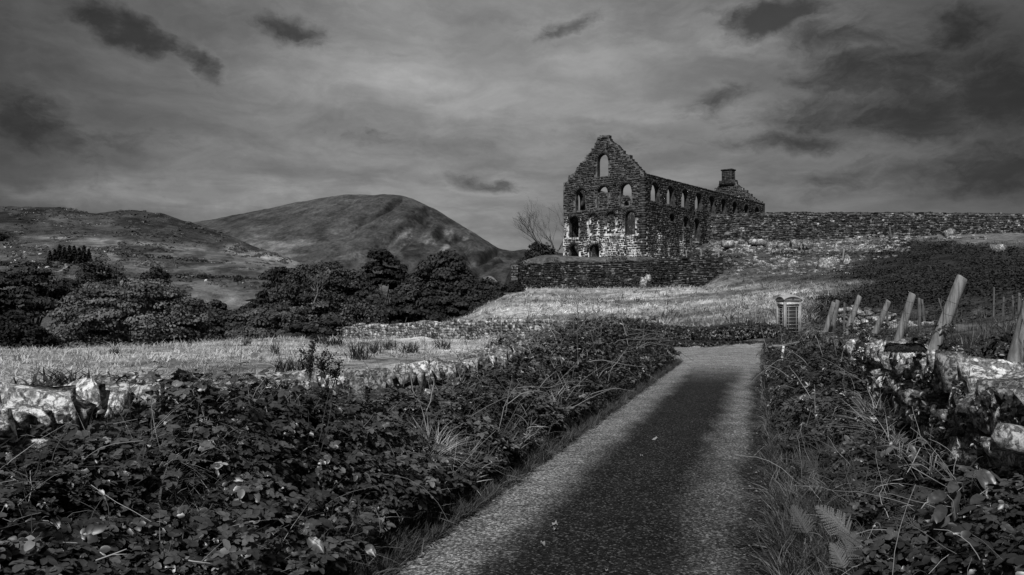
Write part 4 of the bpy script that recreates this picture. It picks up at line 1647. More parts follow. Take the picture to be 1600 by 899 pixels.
# conifer copse far off in the fields
def conifer(sd, h, w):
    r_ = np.random.default_rng(sd)
    sp = Soup()
    for k in range(26):
        t = k / 26
        z = h * (.12 + .88 * t)
        rr = w * (1 - t) ** .6 * r_.uniform(.7, 1.15)
        n = int(26 * (1 - t * .6))
        a = r_.uniform(0, 6.28, n)
        q = r_.uniform(.25, 1, n)
        pos = np.stack([np.cos(a) * rr * q, np.sin(a) * rr * q, z - q * rr * .3 + r_.uniform(-.2, .2, n)], -1)
        nr = np.stack([np.cos(a) * .5, np.sin(a) * .5, np.ones(n)], -1) + r_.normal(0, .3, (n, 3))
        sp.scatter(LEAF4, LEAF4F, pos, basis(nr, np.stack([np.cos(a), np.sin(a), -.4 * np.ones(n)], -1)), r_.uniform(.9, 1.6, n), r_.uniform(.2, .45, n))
    return sp


ct = empty('conifer_tree')
conifer(5, 9.0, 2.4).obj('crown', M['crown'], ct)
tr = Soup()
tr.tube([(0, 0, -1), (0, 0, 7)], [.25, .1], 6)
tr.obj('trunk', M['bark'], ct)
CLAB = ['outermost conifer on the near end of the square copse', 'second conifer of the square copse', 'tall conifer in the first half of the square copse', 'conifer just before the middle of the square copse', 'conifer in the middle of the square copse',
        'conifer just after the middle of the square copse', 'tall conifer in the last half of the square copse', 'last but one conifer of the square copse', 'outermost conifer on the far end of the square copse']
base_p = hill_at(108, 413)
for k in range(9):
    px = 78 + k * 7.6
    p = hill_at(px, 413 - (k % 3) * 1.2)
    hh = (p.y / F) * (413 - (386 if 1 < k < 8 else 391)) / 9.0 * random.uniform(.95, 1.06)
    if k == 0:
        t = ct
        t.location, t.scale = p, (hh, hh, hh)
    else:
        t = copy_tree(ct, p, k * 1.3, (hh * 1.0, hh, hh))
    tag(t, CLAB[k], 'tree', 'conifers of the square copse')
# bushes strung along the far field boundaries
def far_hedge(name, label, line, n, size, tone):
    sp = Soup()
    for k in range(n):
        t = random.random()
        px = np.interp(t, np.linspace(0, 1, len(line)), [q[0] for q in line])
        py = np.interp(t, np.linspace(0, 1, len(line)), [q[1] for q in line]) + random.uniform(-.4, .4)
        p = hill_at(px, py)
        m = 26
        d = rdir(m)
        s_ = size * random.uniform(.4, 1.3)
        pos = np.array(p) + d * np.array((1.6, .7, .8)) * s_ + np.array((0, 0, s_ * .5))
        sp.scatter(LEAF4, LEAF4F, pos, basis(d + np.array((0, 0, .5)), rdir(m)), s_ * .8, rng.uniform(.6, 1.2, m) * tone)
    o = sp.obj(name, M['crown'])
    tag(o, label, 'hedge', 'far field hedges')


far_hedge('hedgerow', 'broken dark hedgerow across the far field above the sloping pasture', [(215, 432), (300, 434), (360, 437), (425, 440)], 70, 1.0, .5)
far_hedge('hedgerow', 'thin dark field boundary below the square copse', [(0, 414), (40, 414), (70, 416), (92, 418)], 45, .9, .5)
far_hedge('hedgerow', 'straight dark hedgerow nearest the dark trunked tree', [(0, 434), (20, 434), (45, 432)], 40, .9, .4)
far_hedge('hedgerow', 'scattered gorse line below the pale strip of hillside', [(180, 398), (260, 404), (330, 412), (400, 420)], 50, 1.2, .55)
far_hedge('hedgerow', 'dark scrub clump at the edge of the picture above the fields', [(-10, 376), (8, 374)], 30, 3.0, .35)
# pale track curling by the copse
tp = [hill_at(*q) for q in ((86, 427), (95, 425.5), (101, 422), (103, 418), (104, 414))]
V = []
for a, b in zip(tp, tp[1:] + [tp[-1] + (tp[-1] - tp[-2])]):
    d = (b - a).normalized()
    s_ = Vector((d.y, -d.x, 0)).normalized() * .7
    for q in (a - s_, a + s_):
        V.append((q.x, q.y, q.z + .5))
o = mk('farm_track', V, [np.array([[2 * k, 2 * k + 1, 2 * k + 3, 2 * k + 2] for k in range(len(tp) - 1)])], M['stone_mid'], 1.2)
tag(o, kind='structure')


# scrub and rocks strewn over the hillside
r_ = np.random.default_rng(55)
n = 5200
spx, sy = r_.uniform(-60, 760, n), np.exp(r_.uniform(math.log(230), math.log(1120), n))
spy = hill_py(spx, sy)
cl = fbm(spx * .03, spy * .12, 0, 57)
k = cl > .47
spx, sy, spy = spx[k], sy[k], spy[k]
m = len(spx)
bx, bz = (spx - 800) / F * sy, EYE + (HZ - spy) / F * sy
hs = Soup()
big = r_.uniform(.5, 2.0, m) * np.interp(sy, [230, 1100], [.6, 1.9])
rock = r_.random(m) < .12
for rep in range(6):
    d = rdir(m)
    d[:, 2] = np.abs(d[:, 2])
    pos = np.stack([bx, sy, bz], -1) + d * big[:, None] * np.array((1.3, 1.3, .5)) + np.array((0, 0, .6))
    hs.scatter(LEAF4, LEAF4F, pos, basis(d + np.array((0, -.5, .8)), rdir(m)), big * np.where(rock, .5, 1.2), np.where(rock, 5.0, r_.uniform(.5, 1.3, m)))
tag(hs.obj('scrub', M['crown']), kind='stuff')


def sheep_mesh():
    me = bpy.data.meshes.new('sheep')
    J = [(0, 0, .62), (.38, 0, .64), (-.38, 0, .62), (.58, 0, .82), (.80, 0, .74), (.92, 0, .66)]
    E_ = [(0, 1), (0, 2), (1, 3), (3, 4), (4, 5)]
    Rr = [.26, .23, .25, .12, .09, .05]
    for sx in (.32, -.36):
        for sy in (-.12, .12):
            i = len(J)
            par = 1 if sx > 0 else 2
            J += [(sx, sy, .34), (sx + (.02 if sx > 0 else -.05), sy, .17), (sx, sy, .0)]
            Rr += [.07, .04, .045]
            E_ += [(par, i), (i, i + 1), (i + 1, i + 2)]
    for sy in (-1, 1):
        i = len(J)
        J += [(.74, sy * .13, .80)]
        Rr += [.025]
        E_ += [(4, i)]
    i = len(J)
    J += [(-.62, 0, .5)]
    Rr += [.045]
    E_ += [(2, i)]
    me.from_pydata(J, E_, [])
    o = bpy.data.objects.new('tmp', me)
    COL.objects.link(o)
    md = o.modifiers.new('s', 'SKIN')
    for v, r_ in zip(me.skin_vertices[0].data, Rr):
        v.radius = (r_, r_)
    me.skin_vertices[0].data[0].use_root = True
    sb = o.modifiers.new('d', 'SUBSURF')
    sb.levels = 1
    bpy.context.view_layer.update()
    out = bpy.data.meshes.new_from_object(o.evaluated_get(bpy.context.evaluated_depsgraph_get()))
    bpy.data.objects.remove(o)
    out.name = 'sheep'
    out.materials.clear()
    out.materials.append(M['wool'])
    at = out.attributes.new('tone', 'FLOAT', 'POINT') if 'tone' not in out.attributes else out.attributes['tone']
    at.data.foreach_set('value', np.ones(len(out.vertices), np.float32))
    return out


SH = sheep_mesh()
SP = [(8, 388, 'white sheep nearest the edge of the picture in the uppermost pasture'), (17, 388, 'white sheep just inside the outermost one in the uppermost pasture'), (38, 396, 'first white sheep of the pair below the uppermost pasture'), (45, 397, 'second white sheep of the pair below the uppermost pasture'), (62, 399, 'lone white sheep between the pair and the conifer copse'),
      (60, 420, 'white sheep below the field boundary under the copse'), (73, 420, 'white sheep closest to the pale track by the copse'), (164, 395, 'white sheep on the pale bank just beyond the conifer copse'), (290, 415, 'white sheep above the broken hedgerow, nearest the small dark tree'),
      (300, 421.5, 'white sheep right under the topmost sheep by the small dark tree'), (322, 441, 'lowest white sheep, below the broken hedgerow'), (318, 424, 'white sheep just above the lowest sheep and the hedgerow'), (352, 425, 'white sheep standing uphill of the lone round bush'), (392, 426, 'white sheep farthest along the broken hedgerow toward the wood'),
      (24, 409, 'white sheep above the thin field boundary near the picture edge'), (53, 411, 'white sheep right on the thin field boundary under the copse')]
for k, (px, py, lab) in enumerate(SP):
    o = link('sheep', SH)
    p = hill_at(px, py)
    o.location = p
    o.rotation_euler = (0, 0, random.choice((0, 3.1)) + random.uniform(-.6, .6))
    o.scale = (1.15,) * 3
    tag(o, lab, 'sheep', 'sheep in the far fields')


# bare trees
def bare_tree(seed, h, r, spread, depth=6, bend=0):
    r_ = random.Random(seed)
    sp = Soup()

    def grow(p, d, L, rr, lev):
        pts = [p]
        q = p.copy()
        dd = d.copy()
        for _ in range(3):
            dd = (dd + Vector((r_.uniform(-.22, .22) + bend * .05, r_.uniform(-.22, .22), r_.uniform(-.05, .15)))).normalized()
            q = q + dd * L / 3
            pts.append(q.copy())
        sp.tube([tuple(a) for a in pts], np.linspace(rr, rr * .62, 4), 6 if lev > 3 else 4, cap=False)
        if lev <= 0: return
        for _ in range(3 if lev > 3 else r_.choice((2, 3))):
            nd = (dd + Vector((r_.uniform(-1, 1), r_.uniform(-1, 1), r_.uniform(-.3, .7))) * spread).normalized()
            k = r_.choice((1, 2, 3, 3))
            grow(pts[k], nd, L * r_.uniform(.6, .85), rr * .58, lev - 1)
    grow(Vector((0, 0, -.5)), Vector((bend * .2, 0, 1)), h * .34, r, depth)
    return sp


for (px, Y, py0, top, bd, lab) in [(872, 131, 412, 312, -1, 'leafless tree standing against the sky beside the mill'), (850, 127, 405, 345, -1.2, 'thin bare sapling leaning over the bush by the mill'), (476, 92, 470, 402, -.3, 'pale dead branches sticking out of the valley wood'),
                                  (490, 90, 470, 412, .4, 'smaller pale dead snag beside the dead branches in the wood')]:
    b = P(px, py0, Y)
    h = (py0 - top) / F * Y
    o = empty('bare_tree', b)
    tag(o, lab, 'tree', 'leafless trees')
    bare_tree(int(px), h * (1.45 if py0 < 440 else .95), .13 if py0 < 440 else .09, .72, 6 if py0 < 440 else 5, bd).obj('trunk', M['bark'] if py0 < 440 else M['deadwood'], o)


# ------------------------------------------------------------------ undergrowth
def leaflet(L=1.0, W=.62, serr=.06, seed=0, n=4):
    """one folded toothed leaflet along +x"""
    r_ = np.random.default_rng(seed)
    ts = np.linspace(0, 1, n + 1)
    mid = [(t * L, 0, -.16 * t * t * L) for t in ts]
    V = list(mid)
    fs = []
    for s_ in (-1, 1):
        st = len(V)
        for k in range(n):
            t = (k + .55) / n
            w = W / 2 * math.sin(math.pi * min(.97, t * .9 + .08)) ** .8 * (1 + r_.uniform(-1, 1) * serr * 2)
            V.append((t * L + serr * .4, s_ * w, .22 * w - .16 * t * t * L + r_.uniform(-.02, .02)))
        for k in range(n):
            a, b = k, k + 1
            fs.append((a, st + k, b) if s_ < 0 else (a, b, st + k))
            if k < n - 1:
                fs.append((b, st + k, st + k + 1) if s_ < 0 else (b, st + k + 1, st + k))
    return np.array(V), np.array(fs)


def compound(seed, five=False):
    r_ = np.random.default_rng(seed)
    VV, FF = [], []
    n = 0
    angs = [0, 62, -62] + ([112, -112] if five else [])
    for k, a in enumerate(angs):
        v, f = leaflet(1.0 if k == 0 else .8, .62, .09, seed + k)
        v = v * (1 if k == 0 else .9)
        t = rad(a + r_.uniform(-8, 8))
        tl = r_.uniform(-.25, .15)
        R = np.array(Matrix.Rotation(t, 3, 'Z') @ Matrix.Rotation(-tl, 3, 'Y'))
        v = v @ R.T + np.array((.35 if k == 0 else .22, 0, 0))
        VV.append(v)
        FF.append(f + n)
        n += len(v)
    VV.append(np.array([(-.25, -.012, -.06), (-.25, .012, -.06), (.36, .012, 0), (.36, -.012, 0)]))
    FF.append(np.array([[0, 1, 2], [0, 2, 3]]) + n)
    return np.concatenate(VV) * .55, np.concatenate(FF)


COMP = [compound(200 + 7 * k, k % 3 == 2) for k in range(5)]


def simple_tri(seed):
    r_ = np.random.default_rng(seed)
    VV, FF = [], []
    for k, a in enumerate((0, 65, -65)):
        v = np.array([(.0, 0, 0), (.5, -.3, .1), (1.0, 0, -.12), (.5, .3, .1)]) * (1 if k == 0 else .8)
        R = np.array(Matrix.Rotation(rad(a + r_.uniform(-12, 12)), 3, 'Z') @ Matrix.Rotation(r_.uniform(-.3, .3), 3, 'Y'))
        VV.append(v @ R.T + np.array((.15, 0, 0)))
        FF.append(np.array([[0, 1, 2], [0, 2, 3]]) + 4 * k)
    return np.concatenate(VV) * .55, np.concatenate(FF)


SIMP = [simple_tri(300 + k) for k in range(4)]


def blade(n=4, curve=.5, w=.05):
    t = np.linspace(0, 1, n + 1)
    x = curve * t ** 2
    z = t - .25 * curve * t ** 2.5
    V, fs = [], []
    for k in range(n):
        ww = w * (1 - t[k] ** 1.6 * .9) / 2
        V += [(x[k], -ww, z[k]), (x[k], ww, z[k])]
    V.append((x[n], 0, z[n]))
    tri, quad = [], []
    for k in range(n - 1):
        quad.append((2 * k, 2 * k + 2, 2 * k + 3, 2 * k + 1))
    tri.append((2 * n - 2, 2 * n, 2 * n - 1))
    return np.array(V), [np.array(quad), np.array(tri)]


def tuft(seed, n=8, curve=(.1, .9), w=.05, spread=.12, seg=3):
    r_ = np.random.default_rng(seed)
    sp = Soup()
    for k in range(n):
        v, f = blade(seg, r_.uniform(*curve), w * r_.uniform(.7, 1.3))
        v = v * r_.uniform(.55, 1.1)
        R = np.array(Matrix.Rotation(r_.uniform(0, 6.28), 3, 'Z') @ Matrix.Rotation(r_.uniform(-.1, .35), 3, 'Y'))
        sp.add(v @ R.T + np.array((r_.normal(0, spread), r_.normal(0, spread), 0)), f)
    return np.concatenate(sp.V), [np.concatenate(q) for q in sp.F.values()]


TUFT = [tuft(400 + k, 9, (.15, 1.0), .045) for k in range(5)]
FARTUFT = [tuft(420 + k, 7, (.4, 1.6), .09, .3, 2) for k in range(4)]
LONGTUFT = [tuft(440 + k, 16, (.3, 1.5), .022, .10, 5) for k in range(3)]
FINETUFT = [tuft(480 + k, 6, (.3, 1.5), .012, .08, 4) for k in range(4)]
RUSH = [tuft(460 + k, 90, (.0, .4), .03, .13, 2) for k in range(3)]


def frond(pairs=15, curl=.45, fine=False, seed=0):
    """bracken frond along +x, arching down; pinnae in pairs"""
    r_ = np.random.default_rng(seed)
    sp = Soup()
    t = np.linspace(0, 1, 9)
    px_, pz = t - .12 * t ** 2, curl * (.55 * t - t ** 2.2)
    rc = np.stack([px_, np.zeros(9), pz], -1)
    v = np.concatenate([rc + np.array((0, .006, 0)), rc - np.array((0, .006, 0))])
    i = np.arange(8)
    sp.add(v, [np.stack([i, i + 1, i + 10, i + 9], -1)], 1.2)
    for k in range(pairs):
        u = .16 + .82 * k / (pairs - 1)
        L = .36 * (1 - u) ** .75 * min(1, (u - .02) * 5) + .02
        base = np.array((np.interp(u, t, px_), 0, np.interp(u, t, pz)))
        for s_ in (-1, 1):
            a = rad(66 - 22 * u + r_.uniform(-6, 6))
            d = np.array((math.cos(a), s_ * math.sin(a), -.18 + r_.uniform(-.12, .12)))
            sd_ = np.array((-math.sin(a) * s_, math.cos(a), 0)) * s_
            if not fine:
                w = .062 * (1 - u * .6)
                q = np.array([base, base + d * L * .35 + sd_ * w / 2 + (0, 0, .012), base + d * L, base + d * L * .35 - sd_ * w / 2 + (0, 0, .012)])
                sp.add(q, [np.array([[0, 1, 2], [0, 2, 3]])], r_.uniform(.8, 1.2))
            else:
                m = max(3, int(9 * (1 - u) + 3))
                for j in range(m):
                    g = (j + .4) / m
                    b2 = base + d * L * g
                    l2 = .027 * (1 - g * .75) * (1 - u * .5) + .004
                    for s2 in (-1, 1):
                        e = sd_ * s2 * l2 + d * l2 * .35
                        f_ = d * L / m * .46
                        sp.add(np.array([b2 - f_, b2 + f_, b2 + e + f_ * .7, b2 + e * .8 - f_ * .6]), [np.array([[0, 1, 2], [0, 2, 3]])], r_.uniform(.85, 1.15))
    return np.concatenate(sp.V), [np.concatenate(q) for q in sp.F.values()], np.concatenate(sp.T)


FROND = [frond(14, c, False, 500 + k) for k, c in enumerate((.3, .5, .75))]


def left_top(Y): return np.interp(Y, [2, 3, 4.0, 4.5, 5.0, 5.6, 6.6, 7.2, 9, 12.5, 14, 17, 21, 23.5, 25, 26.4], [.6, .68, .76, .80, .92, .96, .82, .62, .58, .62, .9, 1.0, 1.12, 1.18, .95, .12])


def left_surf(Y, d):
    n = fbm(Y * .9, d * 1.1, 0, 81)
    top = left_top(Y) * (.78 + .44 * n)
    rise = sm(-.1, 1.25, d + (fbm(Y * 1.6, d, 0, 82) - .5) * .35) ** .85
    fall = 1 - sm(2.0, 2.9, d)
    return .12 + top * rise * fall


def right_top(Y): return np.interp(Y, [2, 4, 5.5, 7, 8.5, 10, 12, 14, 17, 21, 25, 28], [.68, .56, .44, .36, .34, .44, .68, .74, .7, .68, .6, .4])


def right_surf(Y, e):
    n = fbm(Y * 1.0, e * 1.1, 0, 91)
    top = right_top(Y) * (.75 + .45 * n)
    lo = np.interp(Y, [0, 9, 12, 20], [.35, .3, -.05, -.35])
    rise = sm(lo, np.interp(Y, [0, 9, 12, 20], [1.35, 1.25, 1.0, .7]), e)
    fall = 1 - sm(2.0, 3.2, e) * .75
    return .06 + .1 * sm(-.15, .1, e) + top * rise * fall


def bank_points(n, side, y0, y1, d0, d1, power=1.0, deep=.35, seed=0):
    """random points in the leafy layer of a bank, with outward normals"""
    r_ = np.random.default_rng(seed)
    Y = y0 * (y1 / y0) ** (r_.random(n) ** power)
    d = r_.uniform(d0, d1, n)
    surf = left_surf if side < 0 else right_surf
    z = surf(Y, d)
    e = .06
    dzd = (surf(Y, d + e) - z) / e
    dzy = (surf(Y + e, d) - z) / e
    x = (xl(Y) - d) if side < 0 else (xr(Y) + d)
    nx = (dzd if side < 0 else -dzd)
    nr = np.stack([nx, -dzy, np.ones(n)], -1)
    nr /= np.linalg.norm(nr, axis=1)[:, None]
    dep = np.abs(r_.normal(0, 1, n)) * deep * np.minimum(1, z)
    pos = np.stack([x, Y, z], -1) - nr * dep[:, None]
    return pos, nr, Y, d, r_, dep


def bramble(sp, n, side, y0, y1, d0, d1, size, tpl, seed, deep=.18, clump=.44, tone=1.0, stemk=None):
    pos, nr, Y, d, r_, dep = bank_points(n, side, y0, y1, d0, d1, deep=deep, seed=seed)
    # bramble grows in bunches with dark gaps between them
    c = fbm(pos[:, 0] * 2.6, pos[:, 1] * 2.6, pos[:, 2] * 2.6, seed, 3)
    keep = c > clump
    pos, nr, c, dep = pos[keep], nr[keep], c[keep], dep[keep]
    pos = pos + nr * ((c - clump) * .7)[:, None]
    m = len(pos)
    nn = nr * .6 + r_.normal(0, .42, (m, 3)) + np.array((0, -.15, .75))
    fw = r_.normal(0, .7, (m, 3)) + nr * .7 - np.array((0, 0, .35))
    R = basis(nn, fw)
    s_ = size * r_.uniform(.35, 1.5, m)
    kind = r_.integers(0, len(tpl), m)
    pale = np.where(r_.random(m) < .05, r_.uniform(1.6, 3.2, m), 1.0)  # stray pale leaves: some dry, some painted highlights
    tn = tone * 1.12 * r_.uniform(.35, 1.65, m) * pale * (.45 + 1.2 * (c - clump) / .3) * (.55 + .9 * fbm(pos[:, 0] * 1.1, pos[:, 1] * 1.1, pos[:, 2], seed + 5, 2))  # light put into the tone: proud leaves paler, those by the gaps darker
    for k, (v, f) in enumerate(tpl):
        q = kind == k
        if q.any():
            sp.scatter(v, [f], pos[q], R[q], s_[q], tn[q])


def grass_on(sp, tpl, x, y, z, h, tone, seed, lean=None, tilt=.25):
    r_ = np.random.default_rng(seed)
    m = len(x)
    nn = np.stack([r_.normal(0, tilt, m), r_.normal(0, tilt, m), np.ones(m)], -1)
    if lean is not None:
        nn = nn + np.asarray(lean)
    a = r_.uniform(0, 6.28, m)
    R = basis(nn, np.stack([np.cos(a), np.sin(a), np.zeros(m)], -1))
    kind = r_.integers(0, len(tpl), m)
    for k, (v, f) in enumerate(tpl):
        q = kind == k
        if q.any():
            sp.scatter(v, f, np.stack([x, y, z], -1)[q], R[q], (h * np.ones(m))[q], (tone * np.ones(m))[q])


def canes(sp, n, side, y0, y1, d0, d1, seed, L=(.4, 1.2), r=(.0025, .005), arch_=.5, tone=(.3, 1.2)):
    pos, nr, Y, d, r_, dep = bank_points(n, side, y0, y1, d0, d1, deep=.03, seed=seed)
    for k in range(n):
        l = r_.uniform(*L) * (1 if Y[k] < 12 else 1.2)
        dr = nr[k] * r_.uniform(.1, .7) + r_.normal(0, .6, 3) + np.array((0, 0, .35))
        dr /= np.linalg.norm(dr)
        t = np.linspace(0, 1, 7)[:, None]
        w = np.cumsum(np.cumsum(r_.normal(0, .022, (7, 3)), 0), 0) * l
        pts = pos[k] + dr * l * t - np.array((0, 0, 1)) * arch_ * r_.uniform(.2, 1.2) * l * t ** 2 + w
        sp.tube(pts, np.linspace(r_.uniform(*r), .0012, 7), 4, r_.uniform(*tone), cap=False)


def build_left_bank():
    # earth core below the leaves
    ys = np.linspace(-3, 26.4, 110)
    ds = np.linspace(.05, 3.0, 26)
    Yg, D = np.meshgrid(ys, ds, indexing='ij')
    Zg = np.maximum(left_surf(Yg, D) * .72 - .16 + (fbm(Yg * 3, D * 3, 0, 84) - .5) * .15, .01)
    wallzone = (D > 1.35) & (D < 2.15)
    Zg = np.where(wallzone, np.minimum(Zg, .5), Zg)
    i = (np.arange(109)[:, None] * 26 + np.arange(25)[None]).ravel()
    o = mk('hedge_bank', np.stack([xl(Yg) - D, Yg, Zg], -1).reshape(-1, 3), [np.stack([i, i + 1, i + 27, i + 26], -1)], M['soil'], 1.0, smooth=True)
    tag(o, kind='structure')
    sp = Soup()
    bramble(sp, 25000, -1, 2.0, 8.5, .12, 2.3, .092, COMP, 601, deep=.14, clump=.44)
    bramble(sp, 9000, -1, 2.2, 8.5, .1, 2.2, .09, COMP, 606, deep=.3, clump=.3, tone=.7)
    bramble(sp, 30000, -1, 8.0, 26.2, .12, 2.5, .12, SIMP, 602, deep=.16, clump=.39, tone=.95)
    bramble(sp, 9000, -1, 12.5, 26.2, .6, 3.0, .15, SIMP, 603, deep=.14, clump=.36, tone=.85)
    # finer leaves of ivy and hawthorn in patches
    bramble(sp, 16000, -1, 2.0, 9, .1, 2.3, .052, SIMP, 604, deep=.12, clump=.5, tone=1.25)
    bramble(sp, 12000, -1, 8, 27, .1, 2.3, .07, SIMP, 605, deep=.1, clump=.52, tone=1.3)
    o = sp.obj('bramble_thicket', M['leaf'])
    tag(o, 'dense bramble thicket covering the wall beside the lane', kind='stuff')
    cs = Soup()
    canes(cs, 460, -1, 2.3, 9, .2, 2.2, 611, (.15, .6), (.0014, .0028), .9, (.2, 1.3))
    canes(cs, 320, -1, 8, 25.5, .3, 2.6, 612, (.3, 1.3), (.004, .008))
    tag(cs.obj('bramble_canes', M['cane']), kind='stuff')
    # grass growing through and along the verge
    gs = Soup()
    r_ = np.random.default_rng(620)
    n = 2600
    Y = 3.0 * (25.5 / 3.0) ** (r_.random(n) ** .9)
    d = np.abs(r_.normal(0, .16, n)) - .05
    x = xl(Y) - d
    grass_on(gs, TUFT, x, Y, .03 + np.maximum(d, 0) * .3, r_.uniform(.06, .2, n), r_.uniform(.08, .32, n), 621, (.25, -.1, 0), .5)
    pos, nr, Y, d, r2, dep = bank_points(2600, -1, 2.3, 26, .2, 1.6, deep=.1, seed=622)
    c = fbm(pos[:, 0] * 1.3, pos[:, 1] * 1.3, pos[:, 2], 9, 3)
    k = (c > .57) & (Y > 4.2)
    grass_on(gs, TUFT, pos[k, 0], pos[k, 1], pos[k, 2] - .05, r2.uniform(.14, .4, k.sum()), r2.choice((.1, .2, .3, .5, .9), k.sum()), 623, (.3, -.35, 0), .6)
    # fine dry grass threading the thicket
    pos, nr, Y, d, r2, dep = bank_points(1500, -1, 2.4, 10, .1, 1.7, deep=.05, seed=626)
    c = fbm(pos[:, 0] * 1.1, pos[:, 1] * 1.1, pos[:, 2], 19, 3)
    k = c > .5
    grass_on(gs, FINETUFT, pos[k, 0], pos[k, 1], pos[k, 2] - .04, r2.uniform(.14, .34, k.sum()), r2.choice((.08, .14, .25, .5, .9), k.sum()), 627, (.3, -.35, .1), .6)
    # long grass in the lowest corner
    n = 420
    Y = r_.uniform(2.3, 5.2, n)
    d = r_.uniform(.1, .75, n)
    grass_on(gs, LONGTUFT, xl(Y) - d, Y, left_surf(Y, d) * .5, r_.uniform(.16, .36, n), r_.choice((.06, .1, .18, .4), n), 624, (.3, -.3, 0), .5)
    tag(gs.obj('verge_grass', M['blade']), kind='stuff')


build_left_bank()


def build_right_bank():
    ys = np.linspace(-3, 30, 110)
    es = np.linspace(.02, 3.4, 26)
    Yg, E_ = np.meshgrid(ys, es, indexing='ij')
    Zg = np.maximum(right_surf(Yg, E_) * .75 - .12 + (fbm(Yg * 3, E_ * 3, 0, 94) - .5) * .12, .005)
    Zg = np.where((E_ > 1.3) & (E_ < 2.0), np.minimum(Zg, .35), Zg)
    i = (np.arange(109)[:, None] * 26 + np.arange(25)[None]).ravel()
    o = mk('hedge_bank', np.stack([xr(Yg) + E_, Yg, Zg], -1).reshape(-1, 3), [np.stack([i, i + 26, i + 27, i + 1], -1)], M['soil'], 1.0, smooth=True)
    tag(o, kind='structure')
    sp = Soup()
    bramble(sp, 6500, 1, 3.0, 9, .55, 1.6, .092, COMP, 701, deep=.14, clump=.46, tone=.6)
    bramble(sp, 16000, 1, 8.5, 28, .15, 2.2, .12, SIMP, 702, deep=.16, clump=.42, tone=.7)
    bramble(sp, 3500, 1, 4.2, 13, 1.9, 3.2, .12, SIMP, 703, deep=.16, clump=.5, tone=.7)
    # ivy and bramble trails creeping between the wall stones
    r_ = np.random.default_rng(705)
    n = 4200
    Y = r_.uniform(3.6, 14, n)
    z = r_.uniform(.25, 1.25, n)
    c = fbm(Y * 2.2, z * 2.6, 0, 706, 3)
    k = c > .64
    Y, z = Y[k], z[k]
    pos = np.stack([xr(Y) + 1.36 - .04 * r_.random(len(Y)) + z * .05, Y, z], -1)
    nn = np.array((-1, -.5, .5)) + r_.normal(0, .5, (len(Y), 3))
    for q, (v, f) in enumerate(SIMP[:2]):
        s_ = np.arange(len(Y)) % 2 == q
        sp.scatter(v, [f], pos[s_], basis(nn[s_], r_.normal(size=(s_.sum(), 3)) - np.array((0, 0, 1))), r_.uniform(.05, .11, s_.sum()), r_.uniform(.3, .9, s_.sum()))
    o = sp.obj('bramble_thicket', M['leaf'])
    tag(o, 'dark bramble and ivy over the foot of the stone wall', kind='stuff')
    # bracken
    fs = Soup()
    pos, nr, Y, d, r_, dep = bank_points(1900, 1, 4.2, 26, .2, 1.9, deep=.08, seed=711)
    c = fbm(pos[:, 0] * .9, pos[:, 1] * .9, 0, 712, 3)
    k = (c > .43) & ~((Y < 10.5) & (d > 1.15))
    pos, nr, Y, c = pos[k], nr[k], Y[k], c[k]
    m = len(pos)
    nn = nr + r_.normal(0, .35, (m, 3)) + np.array((0, -.2, .6))
    fw = np.stack([-.6 + r_.normal(0, .7, m), -.5 + r_.normal(0, .7, m), .3 + r_.normal(0, .3, m)], -1)
    R = basis(nn, fw)
    kind = r_.integers(0, 3, m)
    for q, (v, f, tt) in enumerate(FROND):
        s_ = kind == q
        fs.scatter(v, f, pos[s_] - np.array((0, 0, .08)), R[s_], r_.uniform(.28, .6, s_.sum()), r_.uniform(.45, 1.25, s_.sum()) * np.where(r_.random(s_.sum()) < .08, 2.2, 1), tt)
    tag(fs.obj('bracken', M['fern']), kind='stuff')
    cs = Soup()
    canes(cs, 300, 1, 3.4, 10, .3, 1.5, 721, (.15, .6), (.0014, .003), .8, (.2, 1.4))
    canes(cs, 120, 1, 8, 26, .1, 2.0, 722, (.3, .9), (.004, .007))
    tag(cs.obj('bramble_canes', M['cane']), kind='stuff')
    gs = Soup()
    r_ = np.random.default_rng(730)
    n = 3600
    Y = 3.2 * (26 / 3.2) ** (r_.random(n) ** 1.1)
    e = np.abs(r_.normal(0, .3, n)) + .03
    grass_on(gs, TUFT, xr(Y) + e, Y, .02 + right_surf(Y, np.maximum(e, 0)) * .5, r_.uniform(.08, .26, n), r_.choice((.06, .1, .16, .26, .45), n), 731, (-.12, -.1, 0), .4)
    n = 260
    Y = r_.uniform(3.4, 9, n)
    e = r_.uniform(.05, .8, n)
    grass_on(gs, LONGTUFT, xr(Y) + e, Y, right_surf(Y, e) * .6, r_.uniform(.15, .38, n), r_.choice((.06, .1, .18, .3), n), 732, (-.3, -.1, 0), .6)
    # pale grass clump against the wall
    n = 60
    Y = 8.3 + r_.normal(0, .35, n)
    e = 1.25 + r_.normal(0, .08, n)
    grass_on(gs, LONGTUFT, xr(Y) + e, Y, .35 + 0 * Y, r_.uniform(.25, .5, n), r_.uniform(.4, 1.0, n), 733, (-.1, 0, 0), .3)
    # rough grass behind the wall
    n = 2600
    Y = 4.5 * (34 / 4.5) ** r_.random(n)
    e = r_.uniform(2.0, 9, n) * (Y / 14) ** .5
    x = xr(Y) + e
    grass_on(gs, TUFT, x, Y, H(x, Y), r_.uniform(.12, .35, n), r_.choice((.1, .16, .25, .45), n), 734, None, .4)
    tag(gs.obj('verge_grass', M['blade']), kind='stuff')


build_right_bank()


